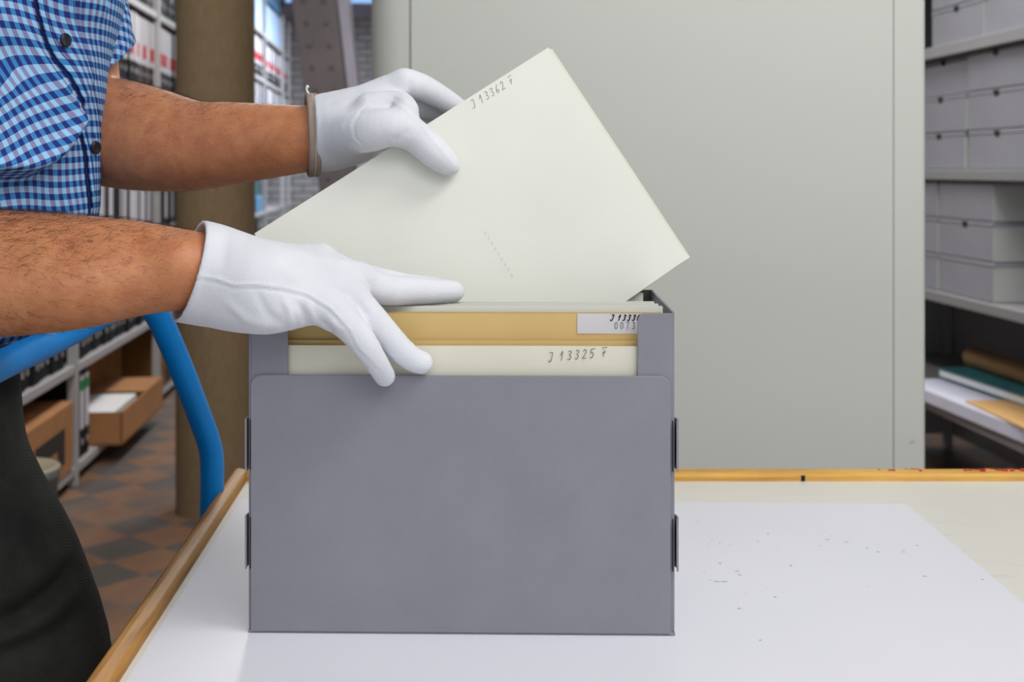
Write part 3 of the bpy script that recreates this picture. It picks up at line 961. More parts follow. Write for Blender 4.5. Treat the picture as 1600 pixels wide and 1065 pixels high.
# ================================================================== the cart
DZ = 0.855
cart = thing('trolley', 'white-topped trolley with wooden edging and blue tubular handle', 'trolley', (0.3, 0.95, 0))
xo = lambda y: -0.2806 - 0.0558 * (y - 0.791)      # outer side of the end rail
YB, YF, XR = 1.357, 0.5, 1.05
mb = MB(); mb.prism([(xo(YF) + 0.004, YF + 0.004, DZ - 0.03), (XR - 0.004, YF + 0.004, DZ - 0.03), (XR - 0.004, YB - 0.004, DZ - 0.03), (xo(YB) + 0.004, YB - 0.004, DZ - 0.03)], (0, 0, 0.03))
mb.build('deck', M['deck'], cart, world=True)
RW, RH = 0.0172, 0.0105
def rail(p, q, inward, name='edge_rail', m='wood_far'):
    p, q, n = np.array(p), np.array(q), np.array(inward)
    z0, z1 = DZ - 0.032, DZ + RH
    up = np.array([0, 0, 1.0])
    prof = [(0, z0), (0, z1 - 0.003), (0.003, z1), (RW * 0.42, z1), (RW * 0.85, z1 - 0.0022), (RW, z1 - 0.005), (RW, z0)]
    A = [p + n * a + up * z for a, z in prof]
    B = [q + n * a + up * z for a, z in prof]
    k = len(prof)
    mb = MB(); mb.add(A + B, [tuple(range(k)), tuple(range(2 * k - 1, k - 1, -1))] + [(i, i + k, (i + 1) % k + k, (i + 1) % k) for i in range(k)])
    return mb.build(name, M[m], cart, world=True, bevel=0.0012)
nl = np.array([1, 0.0558, 0]) / math.hypot(1, 0.0558)
rail((xo(YF), YF, 0), (xo(YB), YB, 0), nl, m='wood')
rail((xo(YB) + RW, YB, 0), (XR, YB, 0), (0, -1, 0))
rail((xo(YF) + RW, YF + RW, 0), (XR, YF + RW, 0), (0, -1, 0))
rail((XR - RW, YF + RW, 0), (XR - RW, YB - RW, 0), (1, 0, 0))
# plug and paint flecks on the far rail
c = P(1255, 747, YB - RW - 0.0006); mb = MB(); mb.box(c - np.array([0.002, 0.0004, 0.003]), c + np.array([0.002, 0.001, 0.003])); mb.build('nail_hole', M['hole'], cart, world=True)
rr = random.Random(3)
mb = MB()
for k in range(26):
    u = 1505 + rr.random() ** 0.8 * 100 if k < 20 else 1370 + rr.random() * 80
    y = YB - RW * (0.15 + 0.45 * rr.random())
    x = (u - 800) / F * y
    l = 0.001 + rr.random() * 0.003
    mb.box((x - l, y - 0.0012, DZ + RH - 0.001), (x + l, y + 0.0012, DZ + RH + 0.0004))
mb.build('paint_fleck', M['red'], cart, world=True)
# blue handle
hp = [(331, 860, 1.262), (331, 790, 1.262), (331, 720, 1.26), (326, 690, 1.255), (310, 645, 1.24), (293, 600, 1.22), (277, 560, 1.205), (262, 525, 1.19), (247, 494, 1.178), (229, 474, 1.165), (205, 469, 1.15), (170, 486, 1.125), (120, 513, 1.088), (75, 536, 1.043), (0, 571, 0.955), (-80, 612, 0.87), (-200, 680, 0.77)]
path = catmull([P(*q) for q in hp], 8)
e = path[-1]
path += catmull([e, e + np.array([0.004, -0.09, -0.004]), e + np.array([0.03, -0.145, -0.05]), e + np.array([0.075, -0.165, -0.13]), np.array([xo(0.595) - 0.014, 0.595, DZ - 0.02]), np.array([xo(0.595) - 0.014, 0.595, 0.7])], 8)[1:]
path = [np.array([path[0][0], path[0][1], 0.62])] + path
mb = MB(); mb.tube(path, 0.0122, 24); mb.build('handle', M['blue'], cart, world=True, smooth=True)
for (x, y) in ((xo(1.26) + 0.03, 1.26), (xo(0.62) + 0.03, 0.62), (XR - 0.05, 1.26), (XR - 0.05, 0.62)):
    mb = MB(); mb.tube([(x, y, 0.13), (x, y, DZ - 0.031)], 0.0135, 16); lg = mb.build('leg', M['blue'], cart, world=True, smooth=True)
    mb = MB(); mb.tube([(x - 0.014, y, 0.0635), (x + 0.014, y, 0.0635)], 0.0635, 28); mb.build('wheel', M['rubber'], lg, world=True)
    mb = MB(); mb.box((x - 0.022, y - 0.02, 0.05), (x - 0.016, y + 0.02, 0.14)); mb.box((x + 0.016, y - 0.02, 0.05), (x + 0.022, y + 0.02, 0.14)); mb.box((x - 0.022, y - 0.02, 0.13), (x + 0.022, y + 0.02, 0.14)); mb.build('caster_fork', M['steel'], lg, world=True)
for y in (1.26, 0.62):
    mb = MB(); mb.tube([(xo(y) + 0.03, y, 0.3), (XR - 0.05, y, 0.3)], 0.011, 14); mb.build('stretcher', M['blue'], cart, world=True, smooth=True)
mb = MB(); mb.box((0.05, 0.62, 0.312), (XR - 0.06, 1.26, 0.33)); mb.build('lower_deck', M['deck'], cart, world=True)

# paper covering the deck
mb = MB(); mb.prism([(-0.246, 0.545, DZ + 0.0003), (0.407, 0.545, DZ + 0.0003), (0.406, 1.246, DZ + 0.0003), (-0.283, 1.266, DZ + 0.0003)], (0, 0, 0.0006))
cov = tag(mb.build('covering_paper', M['paper'], None), 'large white paper sheet speckled with dirt covering the trolley top', 'paper')

# ================================================================== the archive box
yaw = -0.019
EX = np.array([math.cos(yaw), math.sin(yaw), 0]); EY = np.array([-math.sin(yaw), math.cos(yaw), 0]); EZ = np.array([0, 0, 1.0])
BO = np.array([P(387.5, 987, 0.899)[0], 0.899, DZ + 0.0012])
BW, BD, BH, BT = 0.3168, 0.170, 0.2385, 0.0018
def B(x, y, z): return BO + EX * x + EY * y + EZ * z
box = thing('archive_box', 'open grey board archive box filled with folders on the white paper', 'box', tuple(B(BW / 2, BD / 2, 0)))
def bplate(name, pts2, org, e1, e2, th, m, bevel=0.0005):
    pts = [org + e1 * a + e2 * b for a, b in pts2]
    mb = MB(); mb.prism(pts, th)
    return mb.build(name, M[m], box, world=True, bevel=bevel)
bplate('bottom_panel', [(0, 0), (BW, 0), (BW, BD), (0, BD)], B(0, 0, 0), EX, EY, EZ * BT, 'board')
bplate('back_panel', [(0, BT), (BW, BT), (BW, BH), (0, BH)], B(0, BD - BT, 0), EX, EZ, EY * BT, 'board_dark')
for side in (0, 1):
    x = BT if side == 0 else BW - BT - 0.0003
    sp_ = bplate('side_panel', [(0.0022, BT), (BD - BT, BT), (BD - BT, BH), (0.0022, BH)], B(x - (BT if side == 0 else 0), 0, 0), EY, EZ, EX * BT, 'board')
    # inward front wing
    wgw = 0.0275 if side == 0 else 0.0258
    org = B(BT if side == 0 else BW - BT - wgw, 0.0022, 0.001)
    bplate('front_wing', round_rect(wgw, BH - 0.002, 0.0055, corners=(0, 0, side == 0, side == 1)), org, EX, EZ, EY * BT, 'board')
# low front panel hinged at the bottom, locked by tabs through the sides
FH = 0.1915
fp = bplate('front_panel', round_rect(BW - 0.0052, FH, 0.0085, 8, corners=(0, 0, 1, 1)), B(0.0018, 0.0, 0), EX, EZ, EY * BT, 'board', 0.0006)
for side in (0, 1):
    for za, zb in ((0.121, 0.1585), (0.0475, 0.086)):
        s = -1 if side == 0 else 1
        xe = 0.0 if side == 0 else BW
        pts = []
        n = 10
        for k in range(n + 1):
            t = k / n
            pts.append((s * 0.0024 * math.sin(math.pi * min(1, t * 1.15 + 0.22)) + s * 0.0006, -0.001 + 0.026 * t))
        mb = MB()
        prof = [B(xe + a, b, za) for a, b in pts] + [B(xe + a - s * 0.0013, b, za) for a, b in pts[::-1]]
        mb.prism(prof, EZ * (zb - za))
        mb.build('lock_tab', M['board'], box, world=True)
        xs = 0.0014 if side == 0 else BW - 0.0022
        mb = MB()
        q = B(xs, -0.0002, za)
        mb.prism([q, q + EX * 0.0008, q + EX * 0.0008 + EZ * (zb - za), q + EZ * (zb - za)], EY * 0.001)
        mb.build('slot', M['hole'], box, world=True)

# folders standing in the box
def folder(name, label, x0, x1, y, h, m, th=0.0012, lean=0.0, z0=0.0020, cover_gap=0.0016, group=None, skew=0.0, rt=0.0):
    f = thing(name, label, 'folder', tuple(B((x0 + x1) / 2, y, z0)), yaw, group)
    w2 = (x1 - x0) / 2
    def sheet(nm, dy, hh, mm, t=0.0006, wx=0.0):
        mb = MB()
        nx = 12
        vs, fs = [], []
        for j, zz in enumerate((0, hh * 0.5, hh)):
            for i in range(nx + 1):
                x = -w2 + wx + (2 * w2 - 2 * wx) * i / nx
                b = 0.0005 * math.sin(x * 31 + dy * 900) * (zz / hh)
                vs.append((x, dy + lean * zz / hh + b, zz + skew * (x / w2) * (zz / hh)))
        q = nx + 1
        for j in range(2):
            for i in range(nx): fs.append((j * q + i, j * q + i + 1, (j + 1) * q + i + 1, (j + 1) * q + i))
        o = mb.add(vs, fs).build(nm, M[mm], f)
        s = o.modifiers.new('thickness', 'SOLIDIFY'); s.thickness = t; s.offset = 0
        return o
    sheet('front_cover', 0, h, m)
    sheet('content_sheets', cover_gap * 0.5, h - 0.006, 'white', cover_gap * 0.5, 0.004)
    sheet('back_cover', cover_gap, h + rt, m)
    return f
folder('paper_folder', 'ivory folder marked J 13325 F standing foremost in the box', 0.006, 0.3075, 0.0070, 0.2105, 'folder_warm', cover_gap=0.003, rt=-0.001)
folder('card_folder', 'low tan folder edge showing just above the foremost ivory folder', 0.006, 0.3085, 0.0130, 0.2135, 'tan', cover_gap=0.0014, rt=-0.002)
tanf = folder('card_folder', 'tan card folder with a printed grey-white label in the box', 0.005, 0.309, 0.0185, 0.2332, 'tan', cover_gap=0.003, rt=0.0008)
for lb, xa, xb, y, h, g_, sk in (('ivory folder directly behind the labelled tan folder', 0.005, 0.3105, 0.0290, 0.2375, 0.004, 0.0),
                             ('ivory folder second behind the labelled tan folder', 0.004, 0.3085, 0.0420, 0.2376, 0.003, 0.0004),
                             ('ivory folder third behind the labelled tan folder', 0.006, 0.3068, 0.0560, 0.2380, 0.003, 0.0002),
                             ('ivory folder with corner showing below the lifted folder at the back', 0.0, 0.3060, 0.1450, 0.2358, 0.004, 0.0)):
    folder('paper_folder', lb, max(xa, 0.004), xb, y, h, 'folder', cover_gap=g_, group='folders standing in the box', skew=sk)

# writing and label
fy = 0.0070 - 0.00045
def on_plane(u, v, yy):
    """point of the box-parallel plane yy that the lens sees at u, v"""
    d0 = np.array([(u - 800) / F, 1.0, -(v - 265) / F]); n = EY
    t = np.dot(B(0, yy, 0) - np.array([0, 0, EYE]), n) / np.dot(d0, n)
    return np.array([0, 0, EYE]) + d0 * t
ff = [o for o in bpy.data.objects if o.get('label', '').startswith('ivory folder marked')][0]
def rotw(mb, name, m, parent):
    """world-built strokes under a thing turned by yaw"""
    p = parent
    chain_ = Matrix.LocRotScale(parent.location, parent.rotation_euler, None).inverted()
    mb.v = [tuple(chain_ @ Vector(q)) for q in mb.v]
    return mb.build(name, M[m], parent)
tilt = math.radians(5.5)
exw = EX * math.cos(tilt) + EZ * math.sin(tilt); ezw = -EX * math.sin(tilt) + EZ * math.cos(tilt)
rotw(writing('J 13325 F', on_plane(856, 565, fy - 0.0005), exw, ezw, -EY, 0.0066, 0.00045, adv=0.85, slant=0.18), 'pencil_number', 'pencil', ff)
ly = 0.0185 - 0.0008
a = on_plane(902, 521, ly); b = on_plane(902, 489.5, ly)
lab = MB(); q = [a, a + EX * 0.060, a + EX * 0.060 + (b - a), b]
lab.prism(q, EY * 0.0003)
lo = rotw(lab, 'label', 'label', tanf)
def rot2(mb, name, m, parent):
    top = parent.parent
    mtx = Matrix.LocRotScale(top.location, top.rotation_euler, None).inverted()
    mb.v = [tuple(mtx @ Vector(q)) for q in mb.v]
    return mb.build(name, M[m], parent)
rot2(writing('J 13330', on_plane(953, 500.5, ly - 0.0002), EX, EZ, -EY, 0.0042, 0.0008, adv=0.86, slant=0.3), 'handwritten_number', 'ink', lo)
rot2(writing('0073', on_plane(960, 513.5, ly - 0.0002), EX, EZ, -EY, 0.0051, 0.00038, adv=0.86, smooth=False), 'printed_number', 'print', lo)

# the lifted folder
pT, pR, pL = P(857, 74, 1.045), P(1075, 403, 1.040), P(384, 343, 0.985)
hv = pR - pT; H = np.linalg.norm(hv); hv /= H
wv_ = pL - pT; wv_ -= hv * np.dot(wv_, hv); W = np.linalg.norm(pL - pT); wv_ /= np.linalg.norm(wv_)
nf = np.cross(wv_, hv); nf /= np.linalg.norm(nf)
if nf[1] > 0: nf = -nf
lift = thing('paper_folder', 'ivory folder marked J 13362 F lifted at a slant by gloved hands', 'folder', tuple(pT))
def fsheet(name, m, a0, a1, b0, b1, off, bend=0.0, th=0.0005, curl=0.0):
    vs, fs = [], []
    nx, ny = 24, 16
    for j in range(ny + 1):
        for i in range(nx + 1):
            s, t = i / nx, j / ny
            bow = bend * math.sin(math.pi * s) * (1 - t) + 0.0006 * math.sin(7 * s + 3 * t)
            cu = curl * max(0, 0.12 - s) ** 2 * 60 * (1 - t)
            vs.append(pT - np.array(lift.location) + wv_ * (a0 + (a1 - a0) * s) + hv * (b0 + (b1 - b0) * t) + nf * (off + bow + cu))
    q = nx + 1
    for j in range(ny):
        for i in range(nx): fs.append((j * q + i, j * q + i + 1, (j + 1) * q + i + 1, (j + 1) * q + i))
    o = MB().add(vs, fs).build(name, M[m], lift)
    s = o.modifiers.new('thickness', 'SOLIDIFY'); s.thickness = th; s.offset = 0
    return o
fsheet('front_cover', 'folder', 0.0, W, 0.0, H, 0.0, 0.0)
fsheet('content_sheets', 'white', 0.005, W - 0.004, 0.003, H - 0.002, -0.0018, 0.0, 0.0014)
fsheet('back_cover', 'folder_warm', -0.0028, W - 0.002, 0.0022, H + 0.0008, -0.0032, 0.0)
def on_lift(u, v, off=0.0008):
    d0 = np.array([(u - 800) / F, 1.0, -(v - 265) / F])
    e = np.array([0, 0, EYE])
    t = np.dot(pT + nf * off - e, nf) / np.dot(d0, nf)
    return e + d0 * t
k = math.radians(0)
wr = writing('J 13362 F', on_lift(739, 170), -wv_, -hv, nf, 0.0068, 0.00045, adv=0.80, slant=0.2); wr.build('pencil_number', M['pencil'], lift, world=True)
wr = MB()
rr = random.Random(5)
for k in range(9):
    c0 = on_lift(760 + k * 5.2, 360 + k * 8.2, 0.0007)
    w2 = writing('~', c0, hv, wv_, nf, 0.004, 0.00025); wr.add(w2.v, w2.f)
wr.build('faint_pencil_note', M['pencil_faint'], lift, world=True)

# loose pencil dust marks on the covering paper
mb = MB()
for (u, v, l, cv) in ((1120, 909, .006, .0015), (1132, 908, .006, -.001), (1445, 900, .004, 0), (1211, 933, .003, .001), (1125, 880, .003, 0), (1155, 951, .003, .001), (1372, 862, .0025, 0), (1355, 856, .002, 0), (1236, 884, .0025, .001), (1059, 850, .003, 0), (1200, 834, .002, 0), (1433, 852, .002, 0), (1188, 1000, .002, 0), (1535, 905, .002, 0)):
    y = (EYE - DZ - 0.001) * F / (v - 265)
    x = (u - 800) / F * y
    q = [np.array([x + l * (t - 0.5), y + cv * 4 * t * (1 - t), DZ + 0.00105]) for t in (0, 0.25, 0.5, 0.75, 1)]
    mb.tube(q, [0.0001, 0.00035, 0.0005, 0.00035, 0.0001], 6)
mb.build('dirt_mark', M['dust'], cov)

# ================================================================== the person
person = thing('person', 'person in blue checked shirt, black trousers and white gloves lifting a folder from the box', 'person', (-0.50, 1.10, 0))

def pts(q): return [P(*a[:3]) for a in q]
def rad(q): return [a[3] for a in q]

# hand of the near arm, palm down over the folders (u, v, distance, radius)
NEAR = {
    'm5': [(335, 457, .868, .0190), (420, 479, .866, .0182), (490, 477, .866, .0140), (520, 490, .866, .0120)],
    'm4': [(335, 435, .872, .0200), (430, 443, .872, .0180), (545, 458, .884, .0132)],
    'm3': [(335, 418, .876, .0200), (440, 421, .876, .0170), (560, 434, .900, .0120)],
    'm2': [(335, 410, .882, .0190), (430, 411, .886, .0152), (500, 406, .900, .0118)],
    'palm': [(370, 440, .880, .0190), (500, 440, .897, .0150)],
    'index': [(500, 406, .902, .0118), (545, 426, .928, .0108), (620, 443, .948, .0094), (680, 449, .955, .0082)],
    'middle': [(560, 436, .900, .0118), (600, 452, .914, .0118), (650, 454, .930, .0106), (690, 455, .941, .0094), (709, 455, .946, .0084)],
    'ring': [(545, 460, .884, .0128), (585, 500, .884, .0104), (622, 542, .888, .0097), (645, 561, .891, .0090), (658, 566, .893, .0086)],
    'pinky': [(525, 490, .868, .0125), (552, 516, .866, .0108), (571, 540, .867, .0098), (586, 563, .872, .0086), (596, 579, .880, .0080), (601, 587, .8855, .0078)],
    'thumb': [(400, 432, .925, .0170), (470, 436, .948, .0110), (540, 442, .962, .0090)],
}
def plane_depth(u, v):
    return on_lift(u, v, 0.0)[1]
def on_front(u, v, r): return (u, v, plane_depth(u, v) - r - 0.0012, r)
FAR = {
    'm2': [(520, 190, 1.045, .0190), (590, 154, 1.042, .0165), (632, 131, 1.038, .0125)],
    'm3': [(520, 202, 1.055, .0190), (580, 180, 1.056, .0160), (632, 160, 1.062, .0125)],
    'm4': [(520, 212, 1.060, .0190), (625, 185, 1.080, .0125)],
    'm5': [(520, 225, 1.062, .0180), (610, 212, 1.095, .0115)],
    'index': [(632, 131, 1.038, .0125), (655, 135, 1.044, .0118), (690, 153, 1.054, .0104), (722, 176, 1.058, .0094), (750, 205, 1.056, .0082)],
    'middle': [(632, 160, 1.062, .0125), (690, 172, 1.078, .0105), (735, 205, 1.078, .0092), (760, 240, 1.070, .0080)],
    'ring': [(625, 185, 1.080, .0125), (690, 205, 1.092, .0100), (735, 240, 1.088, .0088), (750, 270, 1.080, .0078)],
    'pinky': [(610, 212, 1.095, .0115), (660, 240, 1.104, .0092), (700, 275, 1.095, .0080)],
    'thumb': [(542, 205, 1.026, .0208), (577, 204, 1.002, .0178), (612, 200, .994, .0156), on_front(646, 211, .0140), on_front(680, 240, .0126), on_front(697, 254, .0100), on_front(704, 259, .0080)],
    'palm': [(520, 197, 1.046, .0270), (560, 182, 1.040, .0215), (600, 166, 1.040, .0165)],
    'web': [(582, 176, 1.018, .0170), (622, 165, 1.016, .0125), (634, 172, 1.005, .0108)],
}
def hand(S, H, off, k=0.006):
    for nm, q in H.items():
        kk = k if nm[0] == 'm' and nm[1] in '2345' or nm in ('palm', 'web') else 0.0045
        S.chain(pts(q), [max(0.003, r + off) for r in rad(q)], kk)

NEAR_ARM = [(-235, 425, .870, .048), (-150, 425, .874, .0475), (-60, 424, .877, .0460), (0, 424, .879, .0447), (100, 421, .880, .0405), (190, 419, .880, .0357), (250, 419, .880, .0312), (300, 423, .880, .0288), (345, 430, .880, .0270)]
FAR_ARM = [(110, 185, 1.205, .051), (150, 202, 1.190, .0530), (182, 208, 1.175, .0530), (230, 217, 1.150, .0495), (300, 227, 1.118, .0415), (360, 223, 1.095, .0370), (420, 220, 1.075, .0328), (470, 217, 1.060, .0296), (505, 210, 1.052, .0270)]

# one continuous body
S = Solid((-0.74, 0.79, -0.0), (0.0, 1.36, 1.80), 0.004)
for y0, y1 in ((1.01, 1.01), (1.13, 1.12)):
    S.cone((-0.58, y0, 1.0), (-0.512, y1, 1.15), 0.080, 0.082, 0.03)
    S.cone((-0.512, y1, 1.15), (-0.50, y1, 1.36), 0.082, 0.080, 0.03)
S.chain([(-0.505, 0.93, 1.42), (-0.50, 1.10, 1.44), (-0.49, 1.25, 1.42)], [0.06, 0.075, 0.06], 0.03)
S.chain([(-0.50, 1.10, 1.46), (-0.485, 1.095, 1.54), (-0.465, 1.09, 1.60)], [0.066, 0.057, 0.058], 0.015)
S.cone((-0.46, 1.09, 1.675), (-0.435, 1.085, 1.62), 0.083, 0.066, 0.02)              # skull and jaw
S.cone((-0.375, 1.08, 1.60), (-0.372, 1.08, 1.595), 0.03, 0.028, 0.02)               # chin
S.chain([(-0.362, 1.08, 1.675), (-0.343, 1.08, 1.645), (-0.352, 1.08, 1.638)], [0.011, 0.013, 0.014], 0.008)   # nose
for s in (-1, 1):
    S.cone((-0.47, 1.09 + s * 0.078, 1.655), (-0.462, 1.09 + s * 0.082, 1.625), 0.018, 0.012, 0.006, flat=((0, 1, 0), 0.5))   # ears
    S.cone((-0.355, 1.08 + s * 0.03, 1.672), (-0.353, 1.08 + s * 0.03, 1.672), 0.011, 0.011, 0.006, cut=True)
    S.cone((-0.366, 1.08 + s * 0.03, 1.672), (-0.366, 1.08 + s * 0.031, 1.672), 0.012, 0.012, 0.003)                  # eyes
S.chain([(-0.348, 1.065, 1.606), (-0.345, 1.08, 1.607), (-0.348, 1.095, 1.606)], [0.006, 0.0075, 0.006], 0.006)
S.chain([(-0.50, 0.925, 1.42), (-0.495, 0.885, 1.28)] + pts(NEAR_ARM[:1]), [0.058, 0.052, 0.048], 0.02)
S.chain(pts(NEAR_ARM), rad(NEAR_ARM), 0.010)
S.chain([(-0.485, 1.255, 1.42), P(70, -110, 1.25), P(105, 60, 1.225), P(115, 165, 1.210)], [0.058, 0.055, 0.047, 0.046], 0.02)
S.chain(pts(FAR_ARM), rad(FAR_ARM), 0.012)
# muscle and bone relief on the forearms
S.chain(pts([(20, 455, .862, .02), (120, 452, .858, .022), (200, 440, .861, .015), (270, 436, .863, .011)]), [.03, .0275, .0215, .0165], 0.014)
S.cone(P(282, 405, .856), P(292, 408, .857), .0105, .009, 0.02)
S.chain(pts([(190, 240, 1.125, .02), (270, 245, 1.10, .02), (380, 238, 1.075, .02), (450, 228, 1.055, .012)]), [.026, .026, .019, .014], 0.016)
LEG_N = [(-0.520, 1.015, 0.96), (-0.475, 0.995, 0.86), (-0.435, 0.985, 0.76), (-0.425, 0.985, 0.52), (-0.465, 1.01, 0.30), (-0.475, 1.02, 0.09)]
LEG_F = [(-0.600, 1.17, 0.96), (-0.600, 1.18, 0.80), (-0.595, 1.19, 0.52), (-0.61, 1.20, 0.30), (-0.615, 1.205, 0.09)]
S.chain(LEG_N, [0.085, 0.078, 0.073, 0.052, 0.05, 0.036], 0.02)
S.chain(LEG_F, [0.085, 0.078, 0.055, 0.05, 0.036], 0.02)
for lx, ly_ in ((-0.475, 1.02), (-0.615, 1.205)):
    S.chain([(lx - 0.02, ly_, 0.05), (lx + 0.07, ly_, 0.045), (lx + 0.15, ly_, 0.035)], [0.032, 0.032, 0.022], 0.02)
hand(S, NEAR, -0.0035); hand(S, FAR, -0.0035)
V, Q = S.mesh(1)
body = mesh_obj('body', V, Q, M['skin'], person)
bodyV, bodyN = V, vnormals(V, Q)

# gloves
def glove(name, H, cuff, rim, axis_in, lines, label):
    q = np.array([P(*a[:3]) for c in list(H.values()) + [cuff] for a in c])
    S = Solid(q.min(0) - 0.05, q.max(0) + 0.03, 0.0016)
    hand(S, H, 0.0, 0.008)
    S.chain(pts(cuff), rad(cuff), 0.012)
    top, bot, nearp, mid = (P(*a) for a in rim)
    n = np.cross(top - bot, nearp - mid)
    if n[0] > 0: n = -n
    lo, hi = S.lo, S.lo + S.n * S.h
    S.plane_cut(top, n, lo, hi)
    c0, c1 = axis_in
    S.chain(pts(c0), rad(c0), 0.004, cut=True)
    V, Q = S.mesh(1)
    V = creases(V, Q, lines)
    return mesh_obj(name, V, Q, M['glove'], person), n, (top, bot, nearp, mid)

cuff_n = [(400, 447, .868, .0305), (370, 443, .874, .0330), (340, 433, .880, .0360), (312, 426, .880, .0378), (260, 416, .880, .0378)]
cav_n = [(345, 432, .880, .0290), (312, 426, .880, .0348), (240, 414, .880, .0360)]
seam_n = [(300, 432), (320, 432), (343, 437), (365, 445), (400, 444), (440, 449), (480, 459), (515, 480), (545, 512), (558, 540), (592, 574)]
lines_n = [(seam_n, 2.4, 0.0011), ([(a, b + 5) for a, b in seam_n], 2.4, -0.0008),
           ([(352, 470), (385, 500), (430, 512)], 7, 0.0012), ([(400, 455), (418, 490), (445, 510)], 7, -0.0010), ([(440, 462), (452, 485), (458, 512)], 6, 0.0010),
           ([(462, 468), (474, 490), (478, 510)], 5, -0.0012), ([(478, 470), (488, 490), (494, 508)], 5, 0.0010),
           ([(352, 352), (352, 385), (345, 420)], 9, -0.0010), ([(430, 390), (440, 420), (470, 440)], 12, 0.0008), ([(500, 500), (515, 515), (520, 524)], 5, -0.0014), ([(515, 497), (530, 512), (545, 516)], 5, 0.001), ([(535, 415), (560, 440), (585, 448)], 8, -0.0010), ([(560, 470), (568, 485), (580, 495)], 5, -0.001)]
gl_n, _, _ = glove('glove', NEAR, cuff_n, [(318, 348, .880), (272, 497, .880), (309, 430, .842), (294, 424, .880)], (cav_n, None), lines_n, None)
cuff_f = [(545, 203, 1.050, .0310), (515, 208, 1.053, .0322), (490, 211, 1.056, .0324), (440, 213, 1.060, .0324)]
cav_f = [(508, 210, 1.054, .0285), (484, 211, 1.056, .0305), (440, 213, 1.060, .0310)]
lines_f = [([(572, 232), (555, 215), (553, 195), (565, 172), (585, 155)], 1.8, -0.0005), ([(566, 232), (549, 214), (547, 194), (560, 170), (580, 152)], 2.0, 0.0003),
           ([(600, 152), (632, 170), (660, 200), (690, 235), (712, 262)], 1.6, 0.0006), ([(606, 147), (638, 166), (666, 196), (696, 231), (716, 258)], 1.6, -0.0005),
           ([(505, 172), (535, 165), (570, 155)], 12, -0.0006), ([(505, 240), (520, 215), (545, 190)], 8, 0.0012), ([(520, 262), (535, 235), (545, 215)], 7, -0.001), ([(612, 222), (628, 215), (640, 200)], 6, -0.0012), ([(640, 120), (642, 145), (640, 165)], 6, -0.0012)]
gl_f, nF, rimF = glove('glove', FAR, cuff_f, [(488, 150, 1.056), (492, 275, 1.056), (494, 211, 1.022), (490, 211, 1.056)], (cav_f, None), lines_f, None)
gl_n['label'] = 'white glove with plain hemmed cuff and side seam'
gl_f['label'] = 'white glove with beige bound cuff'

# beige binding round the far cuff, with a loose thread
ctr = P(488, 211, 1.056)
ax = -nF / np.linalg.norm(nF)
e1 = np.array([0, 0, 1.0]); e1 -= ax * (e1 @ ax); e1 /= np.linalg.norm(e1)
e2 = np.cross(ax, e1)
ring = []
prof = [(-0.0055, -0.0005), (-0.006, 0.0012), (-0.0045, 0.0024), (-0.001, 0.0022), (-0.0002, 0.0017), (0.0008, 0.0022), (0.0034, 0.0022), (0.0046, 0.0010), (0.004, -0.0015), (-0.003, -0.0026)]
n = 72
vs, fs = [], []
for i in range(n):
    a = 2 * math.pi * i / n
    rr_ = 0.0343 + 0.0004 * math.sin(3 * a)
    for (pa, pr) in prof:
        vs.append(ctr + ax * (pa + 0.0008) + (e1 * math.cos(a) + e2 * math.sin(a)) * (rr_ + pr))
k = len(prof)
for i in range(n):
    for j in range(k):
        fs.append((i * k + j, i * k + (j + 1) % k, ((i + 1) % n) * k + (j + 1) % k, ((i + 1) % n) * k + j))
bd = MB().add(vs, fs).build('cuff_binding', M['binding'], gl_f, world=True, smooth=True)
bd['label'] = 'beige stitched binding'
mb = MB()
for i in range(0, n * 2):
    a = 2 * math.pi * i / (n * 2)
    d_ = e1 * math.cos(a) + e2 * math.sin(a)
    c_ = ctr + ax * (0.0006) + d_ * (0.0343 + 0.0004 * math.sin(3 * a) + 0.0021)
    tt = -e1 * math.sin(a) + e2 * math.cos(a)
    mb.tube([c_ - tt * 0.0005, c_ + tt * 0.0005], 0.00022, 6)
mb.build('stitching', M['thread'], gl_f, world=True)
mb = MB(); mb.tube(catmull([P(484, 153, 1.05), P(482, 146, 1.047), P(479, 140, 1.047), P(480, 134, 1.047), P(482, 137, 1.047)], 5), 0.0009, 8); mb.build('loose_thread', M['thread'], gl_f, world=True, smooth=True)

